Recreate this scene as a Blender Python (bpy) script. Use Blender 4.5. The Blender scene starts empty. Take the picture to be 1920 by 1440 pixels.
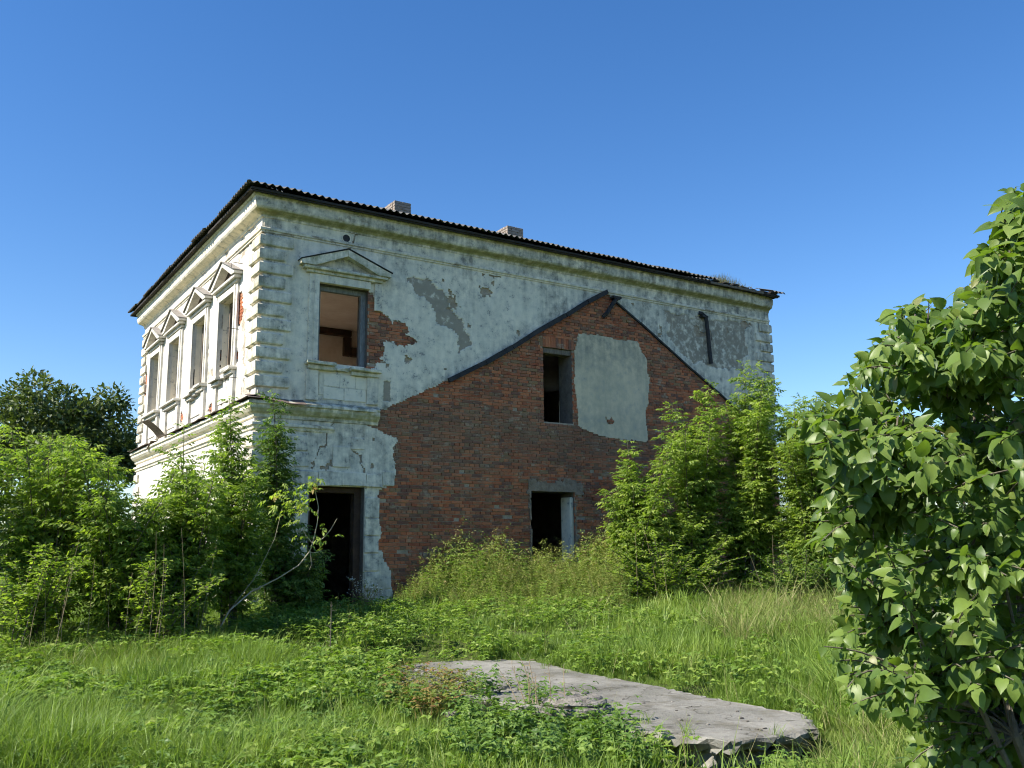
import bpy, bmesh, math
import numpy as np
from mathutils import Vector, Matrix

rng = np.random.default_rng(7)
S = bpy.context.scene
COL = S.collection

# ------------------------------------------------------------------ camera, sky, sun, exposure
CAM = np.array([-5.604, -17.769, 1.05])
RT = np.array([0.83755755, -0.54624965, -0.01042444])
UP = np.array([-0.08999852, -0.15676287, 0.98352716])
FW = np.array([0.53888553, 0.82282241, 0.18045958])
FPX = 1725.1
cd = bpy.data.cameras.new('camera')
cam = bpy.data.objects.new('camera', cd)
COL.objects.link(cam)
cd.sensor_width = 36.0
cd.lens = FPX / 1920 * 36
cd.clip_end = 3000
cd.clip_start = 0.05
M = Matrix(((RT[0], UP[0], -FW[0], CAM[0]), (RT[1], UP[1], -FW[1], CAM[1]), (RT[2], UP[2], -FW[2], CAM[2]), (0, 0, 0, 1)))
cam.matrix_world = M
S.camera = cam

SUN_EL = math.radians(45)
SUN_AZ = math.radians(-84)           # measured from +Y towards +X
sdir = Vector((math.sin(SUN_AZ) * math.cos(SUN_EL), math.cos(SUN_AZ) * math.cos(SUN_EL), math.sin(SUN_EL)))
W = bpy.data.worlds.new('World')
S.world = W
W.use_nodes = True
wn = W.node_tree
bgn = wn.nodes['Background']
sky = wn.nodes.new('ShaderNodeTexSky')
sky.sky_type = 'NISHITA'
sky.sun_disc = False
sky.sun_elevation = SUN_EL
sky.sun_rotation = SUN_AZ
sky.altitude = 0
sky.air_density = 1.0
sky.dust_density = 0.15
sky.ozone_density = 2.2
hsv = wn.nodes.new('ShaderNodeHueSaturation')
hsv.inputs['Hue'].default_value = 0.507
hsv.inputs['Saturation'].default_value = 1.3
wn.links.new(sky.outputs[0], hsv.inputs['Color'])
wn.links.new(hsv.outputs[0], bgn.inputs[0])
bgn.inputs[1].default_value = 0.094
sl = bpy.data.lights.new('sun', 'SUN')
sl.energy = 5.0
sl.angle = math.radians(0.53)
sl.color = (1.0, 0.93, 0.82)
sun = bpy.data.objects.new('sun', sl)
COL.objects.link(sun)
sun.rotation_euler = sdir.to_track_quat('Z', 'Y').to_euler()
sun.location = (-20, 0, 30)
S.view_settings.view_transform = 'Standard'
S.view_settings.look = 'None'
S.view_settings.gamma = 1
S.view_settings.exposure = 1.05
S.render.engine = 'CYCLES'
S.cycles.use_adaptive_sampling = True
S.cycles.adaptive_threshold = 0.018
S.cycles.use_denoising = True
S.cycles.filter_width = 1.1
S.cycles.sample_clamp_indirect = 4.0
S.cycles.adaptive_min_samples = 12
S.cycles.max_bounces = 5
S.cycles.diffuse_bounces = 4
S.cycles.glossy_bounces = 2
S.cycles.transmission_bounces = 2
S.cycles.transparent_max_bounces = 4
S.cycles.caustics_reflective = False
S.cycles.caustics_refractive = False

# ------------------------------------------------------------------ helpers
def ray(px, py):
    return FW * FPX + RT * (px - 960) - UP * (py - 720)

def at(px, py, d):
    return CAM + ray(px, py) * (d / FPX)

FH = np.array([FW[0], FW[1]]) / np.hypot(FW[0], FW[1])
RH = np.array([RT[0], RT[1]]) / np.hypot(RT[0], RT[1])

_tab = np.random.default_rng(3).random((257, 257))
_tab[256] = _tab[0]
_tab[:, 256] = _tab[:, 0]

def vnoise(u, v):
    u = np.asarray(u, float); v = np.asarray(v, float)
    iu = np.floor(u).astype(int); iv = np.floor(v).astype(int)
    fu = u - iu; fv = v - iv
    fu = fu * fu * (3 - 2 * fu); fv = fv * fv * (3 - 2 * fv)
    iu &= 255; iv &= 255
    return ((_tab[iu, iv] * (1 - fu) + _tab[iu + 1, iv] * fu) * (1 - fv) + (_tab[iu, iv + 1] * (1 - fu) + _tab[iu + 1, iv + 1] * fu) * fv)

def fbm(u, v, o=4, seed=0):
    u = np.asarray(u, float); v = np.asarray(v, float)
    s = 0; a = 0.5; t = 0
    for k in range(o):
        s = s + a * vnoise(u * 2 ** k + 17.3 * k + seed * 31.7, v * 2 ** k + 9.1 * k + seed * 11.3)
        t += a; a *= .5
    return s / t

def gz(px, py, z):
    d = ray(px, py); t = (z - CAM[2]) / d[2]
    p = CAM + d * t
    return (float(p[0]), float(p[1]))
SZ = -.36
SHADOW_DIP = [gz(510, 1222, -.3), gz(620, 1234, -.3), gz(740, 1226, -.3), gz(850, 1222, -.3)]  # added grassless dip stands in for a shadow patch on the lawn
def ground_z(x, y):
    x = np.asarray(x, float); y = np.asarray(y, float)
    d = (x - CAM[0]) * FH[0] + (y - CAM[1]) * FH[1]
    t = np.clip((d - 6.5) / 11.5, 0, 1)
    z = -0.62 + 0.62 * t * t * (3 - 2 * t) * .6 + .62 * t * .4
    z = z + (fbm(x * .6, y * .6, 3, 5) - .5) * .12 * np.clip(1 - np.abs(d - 9) / 14, 0, 1)
    q = np.clip((2.1 - seg_dist(x, y, [gz(800, 1255, SZ), gz(1000, 1275, SZ), gz(1440, 1352, SZ)])) / 1.0, 0, 1)
    z = z + (np.minimum(z, SZ - .05) - z) * q
    return z - .32 * np.clip(1 - seg_dist(x, y, SHADOW_DIP) / .6, 0, 1) ** .7

def inpoly(u, v, poly):
    u = np.asarray(u, float); v = np.asarray(v, float)
    r = np.zeros(u.shape, bool)
    n = len(poly)
    for i in range(n):
        x0, y0 = poly[i]; x1, y1 = poly[(i + 1) % n]
        c = ((y0 > v) != (y1 > v))
        if y1 != y0:
            r ^= c & (u < (x1 - x0) * (v - y0) / (y1 - y0) + x0)
    return r

def seg_dist(u, v, pl):
    d = np.full(np.shape(u), 1e9)
    for (x0, y0), (x1, y1) in zip(pl[:-1], pl[1:]):
        dx, dy = x1 - x0, y1 - y0
        t = np.clip(((u - x0) * dx + (v - y0) * dy) / (dx * dx + dy * dy + 1e-12), 0, 1)
        d = np.minimum(d, np.hypot(u - x0 - t * dx, v - y0 - t * dy))
    return d

def link(o, parent=None):
    COL.objects.link(o)
    if parent is not None:
        o.parent = parent
    return o

def tag(o, label=None, cat=None, group=None, kind=None):
    if label: o['label'] = label
    if cat: o['category'] = cat
    if group: o['group'] = group
    if kind: o['kind'] = kind
    return o

def empty(name, loc):
    o = bpy.data.objects.new(name, None)
    o.empty_display_size = .2
    o.location = loc
    return link(o)

def fast_mesh(name, V, F, mat=None, tint=None, smooth=False, attrs=None):
    """V (n,3); F (m,k) uniform polygon size"""
    me = bpy.data.meshes.new(name)
    V = np.ascontiguousarray(V, np.float32)
    F = np.ascontiguousarray(F, np.int32)
    m, k = F.shape
    me.vertices.add(len(V)); me.vertices.foreach_set('co', V.ravel())
    me.loops.add(m * k); me.loops.foreach_set('vertex_index', F.ravel())
    me.polygons.add(m)
    me.polygons.foreach_set('loop_start', np.arange(0, m * k, k, dtype=np.int32))
    me.polygons.foreach_set('use_smooth', np.full(m, smooth, bool))
    me.update(calc_edges=True)
    if tint is not None:
        a = me.attributes.new('tint', 'FLOAT', 'POINT'); a.data.foreach_set('value', np.ascontiguousarray(tint, np.float32))
    for n_, v_ in (attrs or {}).items():
        a = me.attributes.new(n_, 'FLOAT', 'POINT'); a.data.foreach_set('value', np.ascontiguousarray(v_, np.float32))
    if mat: me.materials.append(mat)
    return me

class MB:
    """collects solids into one mesh"""
    def __init__(self, fmap=None):
        self.v = []; self.f = []; self.fm = fmap
    def add(self, vs, fs):
        b = len(self.v)
        self.v += [self.fm(*p) if self.fm else tuple(p) for p in vs]
        self.f += [tuple(b + i for i in f) for f in fs]
        return self
    def box(self, x0, x1, y0, y1, z0, z1, bev=0, jit=0):
        if bev:
            vs = []
            for (z, e) in ((z0, bev), (z0 + bev, 0), (z1 - bev, 0), (z1, bev)):
                vs += [(x0 + e, y0 + e, z), (x1 - e, y0 + e, z), (x1 - e, y1 - e, z), (x0 + e, y1 - e, z)]
            fs = [(3, 2, 1, 0), (12, 13, 14, 15)]
            for r in range(3):
                for i in range(4):
                    j = (i + 1) % 4
                    fs.append((4 * r + i, 4 * r + j, 4 * r + 4 + j, 4 * r + 4 + i))
        else:
            vs = [(x0, y0, z0), (x1, y0, z0), (x1, y1, z0), (x0, y1, z0), (x0, y0, z1), (x1, y0, z1), (x1, y1, z1), (x0, y1, z1)]
            fs = [(3, 2, 1, 0), (4, 5, 6, 7), (0, 1, 5, 4), (1, 2, 6, 5), (2, 3, 7, 6), (3, 0, 4, 7)]
        if jit:
            vs = [tuple(np.array(p) + rng.normal(0, jit, 3)) for p in vs]
        return self.add(vs, fs)
    def prism(self, poly, a, b, axis=2):
        """polygon in the two other axes extruded along axis from a to b"""
        n = len(poly)
        def P(p, t):
            if axis == 2: return (p[0], p[1], t)
            if axis == 1: return (p[0], t, p[1])
            return (t, p[0], p[1])
        vs = [P(p, a) for p in poly] + [P(p, b) for p in poly]
        fs = [tuple(range(n))[::-1], tuple(range(n, 2 * n))] + [(i, (i + 1) % n, n + (i + 1) % n, n + i) for i in range(n)]
        return self.add(vs, fs)
    def tube(self, pts, rad, n=6):
        pts = [np.array(p, float) for p in pts]
        if np.isscalar(rad): rad = [rad] * len(pts)
        vs = []
        for i, p in enumerate(pts):
            t = pts[min(i + 1, len(pts) - 1)] - pts[max(i - 1, 0)]
            t /= np.linalg.norm(t) + 1e-9
            a = np.cross(t, (0.13, 0.2, 1.0)); 
            if np.linalg.norm(a) < 1e-3: a = np.cross(t, (1, 0, 0))
            a /= np.linalg.norm(a); b = np.cross(t, a)
            for k in range(n):
                w = 2 * math.pi * k / n
                vs.append(tuple(p + rad[i] * (math.cos(w) * a + math.sin(w) * b)))
        fs = []
        for i in range(len(pts) - 1):
            for k in range(n):
                fs.append((i * n + k, i * n + (k + 1) % n, (i + 1) * n + (k + 1) % n, (i + 1) * n + k))
        fs.append(tuple(range(n))[::-1]); fs.append(tuple(range((len(pts) - 1) * n, len(pts) * n)))
        return self.add(vs, fs)
    def mesh(self, name, mat, smooth=False, recalc=True):
        me = bpy.data.meshes.new(name)
        me.from_pydata(self.v, [], self.f)
        if recalc:
            bm = bmesh.new(); bm.from_mesh(me)
            bmesh.ops.recalc_face_normals(bm, faces=bm.faces)
            bm.to_mesh(me); bm.free()
        if smooth:
            me.polygons.foreach_set('use_smooth', [True] * len(me.polygons))
        if mat: me.materials.append(mat)
        me.update()
        return me
    def build(self, name, mat, parent=None, smooth=False, recalc=True):
        return link(bpy.data.objects.new(name, self.mesh(name, mat, smooth, recalc)), parent)

# ------------------------------------------------------------------ materials
class NT:
    def __init__(self, name):
        self.m = bpy.data.materials.new(name); self.m.use_nodes = True
        self.t = self.m.node_tree; self.t.nodes.clear()
        self.out = self.t.nodes.new('ShaderNodeOutputMaterial')
    def n(self, typ, ins=None, **kw):
        nd = self.t.nodes.new('ShaderNode' + typ)
        for k, v in kw.items(): setattr(nd, k, v)
        for k, v in (ins or {}).items():
            self.set(nd.inputs[k], v)
        return nd
    def set(self, sock, v):
        if hasattr(v, 'bl_idname') and not hasattr(v, 'is_output'):
            v = v.outputs[0]
        if hasattr(v, 'is_output'): self.t.links.new(v, sock)
        else:
            if isinstance(v, tuple) and len(v) == 3 and sock.type == 'RGBA': v = v + (1,)
            sock.default_value = v
    def noise(self, scale, detail=4, rough=.55, vec=None, out=0, dist=0):
        nd = self.n('TexNoise', {'Scale': scale, 'Detail': detail, 'Roughness': rough, 'Distortion': dist})
        if vec is not None: self.set(nd.inputs['Vector'], vec)
        return nd.outputs[out]
    def ramp(self, f, a, b, lo=0., hi=1.):
        nd = self.n('MapRange', {'Value': f, 'From Min': a, 'From Max': b, 'To Min': lo, 'To Max': hi}); nd.clamp = True
        return nd.outputs[0]
    def mix(self, f, a, b, mode='MIX'):
        nd = self.n('Mix', data_type='RGBA', blend_type=mode)
        self.set(nd.inputs[0], f); self.set(nd.inputs[6], a); self.set(nd.inputs[7], b)
        return nd.outputs[2]
    def math(self, op, a, b=0., c=None):
        nd = self.n('Math', operation=op); self.set(nd.inputs[0], a); self.set(nd.inputs[1], b)
        if c is not None: self.set(nd.inputs[2], c)
        return nd.outputs[0]
    def attr(self, name):
        return self.n('Attribute', attribute_name=name).outputs['Fac']
    def pos(self, sc=(1, 1, 1)):
        g = self.n('NewGeometry').outputs['Position']
        if sc == (1, 1, 1): return g
        mp = self.n('Mapping', {'Vector': g, 'Scale': sc}); return mp.outputs[0]
    def bump(self, h, strength=.4, dist=.02):
        return self.n('Bump', {'Height': h, 'Strength': strength, 'Distance': dist}).outputs[0]
    def bsdf(self, col, rough=.8, normal=None, spec=.3, metallic=0.):
        b = self.n('BsdfPrincipled', {'Base Color': col, 'Roughness': rough, 'Specular IOR Level': spec, 'Metallic': metallic})
        if normal is not None: self.set(b.inputs['Normal'], normal)
        self.t.links.new(b.outputs[0], self.out.inputs[0])
        return b

def mat_plaster(name, white=(.88, .79, .62), blue=(.72, .67, .54), bare=(.42, .365, .28), wear=0.0, grey=(.50, .47, .41), dirt=1.):
    k = NT(name); P = k.pos()
    n1 = k.noise(1.3, 5, .6, P); n2 = k.noise(6, 6, .65, P); n3 = k.noise(28, 4, .6, P); n4 = k.noise(.55, 3, .5, P)
    c = k.mix(k.ramp(k.math('ADD', k.math('MULTIPLY', n1, .7), k.math('MULTIPLY', n2, .3)), .40, .60), white, blue)
    c = k.mix(k.math('MULTIPLY', k.ramp(n2, .52, .72), .42), c, grey)
    Pv = k.pos((5, 5, .5)); run = k.noise(1.6, 4, .6, Pv)
    st = k.attr('stain')
    sf = k.math('MULTIPLY', k.ramp(k.math('ADD', k.math('MULTIPLY', n2, .6), k.math('MULTIPLY', run, .5)), .42, .68), k.math('ADD', k.math('MULTIPLY', st, .95 * dirt), .06 * dirt))
    c = k.mix(k.math('MINIMUM', sf, .92), c, (.15, .15, .135))
    # flaked paint showing grey render
    fl = k.math('MULTIPLY', k.ramp(k.math('ADD', k.math('MULTIPLY', n3, .45), k.math('MULTIPLY', n2, .55)), .605 - wear, .63 - wear), .8 * (.4 + .6 * dirt))
    c = k.mix(fl, c, k.mix(n1, (.30, .28, .25), (.20, .205, .20)))
    bf = k.ramp(k.math('ADD', k.attr('bare'), k.math('MULTIPLY', k.math('SUBTRACT', n2, .5), 1.5)), .38, .66)
    c = k.mix(bf, c, k.mix(n2, bare, tuple(v * .62 for v in bare)))
    mo = k.attr('moss')
    mf = k.ramp(k.math('ADD', mo, k.math('MULTIPLY', k.math('SUBTRACT', k.math('ADD', k.math('MULTIPLY', n2, .6), k.math('MULTIPLY', run, .4)), .5), 1.5)), .38, .85)
    c = k.mix(k.math('MULTIPLY', mf, .7), c, k.mix(n3, (.42, .40, .19), (.24, .235, .10)))
    h = k.math('ADD', k.math('MULTIPLY', n3, .35), k.math('ADD', k.math('MULTIPLY', n2, .6), k.math('MULTIPLY', k.math('ADD', bf, fl), -.5)))
    k.bsdf(c, .92, k.bump(h, .55, .018), .15)
    return k.m

def mat_brick():
    k = NT('red_brick'); P = k.pos()
    t = k.attr('tint'); n2 = k.noise(9, 5, .65, P); n1 = k.noise(.9, 5, .62, P); n3 = k.noise(45, 3, .6, P); n0 = k.noise(2.2, 5, .65, k.pos((1, 1, 2.4)))
    c = k.mix(k.ramp(t, 0, .5), (.35, .092, .042), (.55, .19, .085))
    c = k.mix(k.ramp(t, .55, .8), c, (.19, .082, .058))
    c = k.mix(k.ramp(t, .86, .95), c, (.30, .18, .09))
    c = k.mix(k.math('MULTIPLY', k.ramp(n2, .42, .72), .55), c, (.29, .18, .11))
    z = k.n('SeparateXYZ', {'Vector': P}).outputs[2]
    band = k.math('MULTIPLY', k.ramp(z, 2.7, 3.7), k.ramp(z, 4.5, 3.9))
    f = k.ramp(k.math('ADD', k.math('ADD', k.math('MULTIPLY', n1, .75), k.math('MULTIPLY', n0, .55)), k.math('MULTIPLY', band, .15)), .62, .86)
    c = k.mix(k.math('MULTIPLY', f, .66), c, k.mix(n3, (.29, .20, .13), (.15, .095, .062)))
    lm = k.math('MULTIPLY', k.ramp(n0, .56, .62), k.ramp(n2, .40, .56))
    c = k.mix(k.math('MULTIPLY', lm, .65), c, (.44, .34, .235))
    bl = k.ramp(k.noise(.7, 4, .6, k.pos((1, 1, 2.2))), .48, .72)
    c = k.mix(k.math('MULTIPLY', bl, .5), c, (.10, .05, .036))
    k.bsdf(c, .92, k.bump(k.math('ADD', n2, k.math('MULTIPLY', n3, .5)), .7, .014), .15)
    return k.m

def mat_simple(name, c1, c2, scale=5, rough=.85, bump=.4, stretch=(1, 1, 1), dist=.01, metallic=0., spec=.3):
    k = NT(name); P = k.pos(stretch)
    a = k.noise(scale, 6, .62, P); b = k.noise(scale * 6, 4, .6, P)
    c = k.mix(k.ramp(k.math('ADD', k.math('MULTIPLY', a, .7), k.math('MULTIPLY', b, .3)), .35, .66), c1, c2)
    k.bsdf(c, rough, k.bump(k.math('ADD', a, k.math('MULTIPLY', b, .5)), bump, dist), spec, metallic)
    return k.m

def mat_leaf(name, cols, transl=.30, rough=.5, tcol=None, spec=.35, fine=0, inst=True, patch=0):
    k = NT(name)
    t = k.math('FRACT', k.math('ADD', k.attr('tint'), k.math('MULTIPLY', k.n('ObjectInfo').outputs['Random'], 1. if inst else .12)))
    if patch:
        t = k.math('ADD', k.math('MULTIPLY', t, .55), k.ramp(k.noise(patch, 4, .6, k.pos()), .35, .65, 0., .42))
    cr = k.n('ValToRGB'); k.set(cr.inputs[0], t)
    el = cr.color_ramp.elements
    while len(el) < len(cols): el.new(.5)
    for i, c in enumerate(cols):
        el[i].position = c[0]; el[i].color = c[1] + (1,)
    c = cr.outputs[0]
    if fine:
        c = k.mix(k.math('MULTIPLY', k.noise(fine, 3, .6, k.pos()), .5), c, k.mix(.5, c, (.02, .03, .01)))
    b = k.n('BsdfPrincipled', {'Base Color': c, 'Roughness': rough, 'Specular IOR Level': spec})
    tr = k.n('BsdfTranslucent', {'Color': k.mix(1., c, tcol or (1.5, 1.7, .6), 'MULTIPLY')})
    ms = k.n('MixShader', {0: transl, 1: b.outputs[0], 2: tr.outputs[0]})
    k.t.links.new(ms.outputs[0], k.out.inputs[0])
    return k.m

MT = {}
MT['plaster'] = mat_plaster('flaking_white_plaster', wear=.02)
MT['plaster_left'] = mat_plaster('white_limewash', white=(.70, .665, .59), blue=(.60, .57, .50), grey=(.46, .42, .36), dirt=.85, wear=-.01)
MT['brick'] = mat_brick()
MT['mortar'] = mat_simple('lime_mortar', (.24, .19, .135), (.50, .41, .30), 7, .95, .6, dist=.015)
MT['core'] = mat_simple('dark_rubble_core', (.10, .085, .07), (.20, .17, .14), 6, .95, .6, dist=.02)
MT['cement'] = mat_plaster('grey_cement_render', white=(.72, .60, .40), blue=(.56, .49, .34), bare=(.25, .2, .15), wear=-.04)
MT['tan_render'] = mat_simple('tan_smeared_render', (.20, .145, .095), (.36, .28, .20), 8, .95, .9, dist=.03)
MT['roof'] = mat_simple('weathered_corrugated_sheet', (.055, .055, .055), (.12, .115, .105), 4, .85, .3)
MT['roofwood'] = mat_simple('dark_eaves_board', (.022, .02, .018), (.05, .042, .035), 4, .9, .5, (1, 1, 4))
MT['timber'] = mat_simple('black_tarred_timber', (.022, .022, .024), (.055, .053, .052), 4, .85, .5, (1, 1, 1))
MT['frame'] = mat_simple('peeling_blue_grey_paint', (.12, .125, .125), (.28, .285, .275), 9, .8, .4, (3, 3, .6))
MT['framewood'] = mat_simple('old_brown_window_wood', (.10, .075, .055), (.24, .20, .16), 8, .85, .5, (3, 3, .5))
MT['opening_shade'] = mat_simple('window_shade_brown', (.045, .036, .03), (.12, .10, .085), 8, .9, .5, (3, 3, .5))  # dark brown that paints shade inside the left window openings
MT['rust'] = mat_simple('rusty_sheet_metal', (.075, .05, .042), (.19, .15, .125), 6, .7, .35, spec=.4)
MT['oldzinc'] = mat_simple('old_grey_zinc', (.16, .145, .13), (.30, .28, .26), 7, .7, .3)
MT['iron'] = mat_simple('black_iron', (.015, .015, .017), (.035, .032, .03), 8, .7, .3, spec=.4)
MT['ochre'] = mat_simple('peeling_ochre_interior', (.70, .58, .48), (.86, .77, .68), 1.6, .9, .5, dist=.03)
MT['dimwall'] = mat_simple('dark_room_plaster', (.10, .085, .07), (.22, .19, .16), 2.2, .95, .5, dist=.03)  # walls coloured dark so the rooms behind the openings look unlit
MT['boards'] = mat_simple('worn_floorboards', (.52, .44, .35), (.72, .64, .54), 3, .8, .3, (.4, 4, 1))
MT['beam'] = mat_simple('dark_ceiling_beam', (.05, .03, .02), (.10, .06, .04), 5, .9, .5)
MT['chimney'] = mat_simple('pale_chimney_brick', (.20, .165, .135), (.34, .29, .25), 9, .9, .5)
MT['bark'] = mat_simple('grey_brown_bark', (.07, .06, .045), (.16, .14, .105), 14, .9, .6, (2, 2, .6))
MT['palebark'] = mat_simple('pale_dry_bark', (.26, .23, .18), (.42, .38, .30), 20, .85, .4)
MT['straw'] = mat_simple('dry_straw_stalk', (.20, .15, .09), (.34, .27, .17), 20, .9, .3)

def mat_concrete():
    k = NT('weathered_concrete'); P = k.pos()
    a = k.noise(1.6, 6, .6, P); b = k.noise(14, 5, .65, P); d = k.noise(70, 3, .6, P)
    c = k.mix(k.ramp(a, .35, .65), (.125, .124, .106), (.245, .238, .208))
    c = k.mix(k.math('MULTIPLY', k.ramp(b, .5, .72), .55), c, (.10, .09, .075))
    c = k.mix(k.math('MULTIPLY', k.ramp(d, .58, .66), .5), c, (.32, .30, .27))
    ms = k.ramp(k.noise(2.6, 5, .65, P), .52, .66)
    c = k.mix(k.math('MULTIPLY', ms, .6), c, (.10, .09, .062))
    ck = k.ramp(k.math('ABSOLUTE', k.math('SUBTRACT', k.noise(.8, 4, .55, P), .5)), .0, .006, 1., 0.)
    c = k.mix(k.math('MULTIPLY', ck, .8), c, (.05, .045, .035))
    h = k.math('ADD', k.math('MULTIPLY', b, 1.), k.math('MULTIPLY', d, .5))
    k.bsdf(c, .93, k.bump(h, .7, .02), .2)
    return k.m
MT['concrete'] = mat_concrete()
MT['limestone'] = mat_simple('rough_pale_limestone', (.09, .082, .068), (.29, .27, .235), 9, .95, .9, dist=.04)

def mat_ground():
    k = NT('grassy_soil'); P = k.pos()
    a = k.noise(.7, 5, .6, P); b = k.noise(9, 5, .65, P)
    c = k.mix(k.ramp(a, .35, .65), (.030, .045, .012), (.055, .075, .02))
    c = k.mix(k.math('MULTIPLY', k.ramp(b, .5, .7), .6), c, (.06, .048, .026))
    k.bsdf(c, .95, k.bump(b, .8, .04), .1)
    return k.m
MT['ground'] = mat_ground()
G_ = [(0., (.10, .17, .028)), (.4, (.158, .25, .04)), (.8, (.235, .325, .065)), (.95, (.31, .37, .11)), (1., (.42, .37, .2))]
MT['grass'] = mat_leaf('meadow_grass', G_, .40, .5, (1.25, 1.3, .6), patch=.9)
MT['drygrass'] = mat_leaf('half_dry_tall_grass', [(0., (.12, .18, .03)), (.55, (.19, .25, .05)), (.85, (.31, .29, .12)), (1., (.40, .34, .18))], .3, .6, (1.1, 1.1, .8))
MT['weedleaf'] = mat_leaf('broad_weed_leaf', [(0., (.09, .16, .028)), (.5, (.15, .24, .038)), (.85, (.22, .31, .055)), (1., (.27, .33, .08))], .35, .5)
MT['nettle'] = mat_leaf('nettle_leaf', [(0., (.065, .125, .024)), (.6, (.11, .19, .035)), (1., (.18, .265, .055))], .32, .5)
MT['umbel'] = mat_leaf('olive_feathery_weed', [(0., (.13, .175, .036)), (.5, (.20, .25, .05)), (.88, (.27, .29, .07)), (1., (.30, .23, .11))], .3, .6, (1.2, 1.25, .7))
MT['redweed'] = mat_leaf('yellowing_low_weed', [(0., (.10, .15, .03)), (.5, (.19, .21, .04)), (.8, (.27, .2, .06)), (1., (.25, .11, .06))], .3, .55, (1.2, 1.2, .7))
MT['elder'] = mat_leaf('box_elder_leaf', [(0., (.09, .145, .028)), (.35, (.16, .232, .042)), (.75, (.26, .335, .065)), (.96, (.32, .38, .09)), (1., (.30, .19, .05))], .5, .5, inst=False)
MT['elder_dark'] = mat_leaf('box_elder_leaf_dark_shade', [(0., (.06, .11, .024)), (.5, (.115, .185, .036)), (1., (.215, .28, .06))], .33, .45)  # darker copy of the elder leaf, also used to paint shade on shrubs
MT['oak'] = mat_leaf('oak_leaf', [(0., (.05, .075, .026)), (.6, (.085, .12, .036)), (1., (.14, .175, .055))], .22, .5)
MT['lilac'] = mat_leaf('lilac_leaf', [(0., (.072, .13, .028)), (.5, (.12, .19, .038)), (.9, (.185, .265, .055)), (.985, (.16, .21, .05)), (1., (.3, .29, .13))], .36, .42, (1.5, 1.7, .5), .32, 60)
MT['white_petals'] = mat_leaf('white_weed_blossom', [(0., (.5, .5, .42)), (1., (.75, .75, .68))], .3, .6, (1, 1, 1))

# ------------------------------------------------------------------ ground
def build_ground():
    def axis(c):
        a = [c]
        s = .35
        x = 0
        while x < 900:
            x += s
            a += [c + x, c - x]
            if x > 22: s *= 1.25
        return np.array(sorted(a))
    xs, ys = axis(1.), axis(-7.)
    X, Y = np.meshgrid(xs, ys)
    V = np.stack([X.ravel(), Y.ravel(), ground_z(X, Y).ravel()], 1)
    nx = len(xs)
    i = (np.arange(len(ys) - 1)[:, None] * nx + np.arange(nx - 1)[None]).ravel()
    F = np.stack([i, i + 1, i + nx + 1, i + nx], 1)
    o = link(bpy.data.objects.new('ground', fast_mesh('ground', V, F, MT['ground'], smooth=True)))
    tag(o, kind='structure', label='grassy ground sheet around the ruined house')
build_ground()

# ------------------------------------------------------------------ the house
WX, DY, TH = 15.0, 11.0, 0.55
house = empty('ruined_house', (0, 0, 0))
tag(house, 'ruined two-storey house with flaking white plaster, red brick gable scar and empty windows', 'house')
f_front = lambda u, o, z: (u, -o, z)
f_left = lambda u, o, z: (-o, u, z)
f_right = lambda u, o, z: (WX + o, u, z)
f_back = lambda u, o, z: (u, DY + o, z)
DOOR = (1.11, 2.33, -.2, 2.42)
WIN = (1.19, 2.34, 4.96, 6.66)
GWIN = (6.92, 7.80, 4.12, 5.95)
LWIN = (6.51, 7.78, .85, 2.46)
FRONT_OPEN = [DOOR, WIN, GWIN, LWIN]
LC = [2.13, 4.42, 6.85, 9.10]
LEFT_OPEN = [(c - .54, c + .54, 5.0, 6.67) for c in LC] 
RIGHT_OPEN = [(8.6, 9.66, 5.7, 6.6)]
PL_EDGE = [(2.75, 4.09), (2.51, 4.03), (2.36, 3.88), (2.38, 3.71), (2.63, 3.66), (2.97, 3.44), (3.03, 3.04), (3.0, 2.8), (3.0, 2.5), (2.69, 2.39), (2.66, 2.28), (2.66, 1.49), (2.67, 0.97), (2.99, 0.71), (3.0, 0.19), (3.0, -1)]
BRICKPATCH = [(2.30, 6.66), (2.43, 6.65), (2.46, 6.28), (2.55, 6.17), (2.76, 6.12), (2.91, 6.06), (2.95, 5.92), (3.05, 6.03), (3.2, 6.01), (3.31, 5.91), (3.25, 5.78), (3.42, 5.7), (3.44, 5.63), (3.23, 5.45), (3.12, 5.47), (2.93, 5.62), (2.77, 5.55), (2.75, 5.42), (2.65, 5.24), (2.54, 5.11), (2.52, 4.98), (2.30, 4.89)]
GPATCH = [(7.99, 6.39), (8.62, 6.45), (8.81, 6.39), (9.97, 6.41), (10.06, 6.14), (10.24, 5.95), (10.2, 5.63), (10.29, 5.47), (10.21, 4.83), (10.09, 4.62), (10.15, 4.07), (10.15, 3.82), (9.05, 3.84), (8.37, 3.93), (7.97, 4.06), (7.87, 4.85), (7.86, 5.92)]
BARE1 = [(3.26, 7.09), (3.5, 7.22), (3.85, 7.08), (4.17, 6.83), (4.38, 6.61), (4.54, 6.37), (4.74, 6.07), (4.91, 5.72), (4.58, 5.61), (4.5, 5.86), (4.26, 6.08), (4.01, 6.23), (3.74, 6.41), (3.62, 6.68), (3.34, 6.75)]
BARE2 = [(10.97, 7.32), (12.33, 7.42), (14.0, 7.37), (14.0, 6.66), (13.7, 5.97), (12.7, 6.04), (12.24, 6.12), (11.41, 6.24), (10.99, 6.61)]
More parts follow.
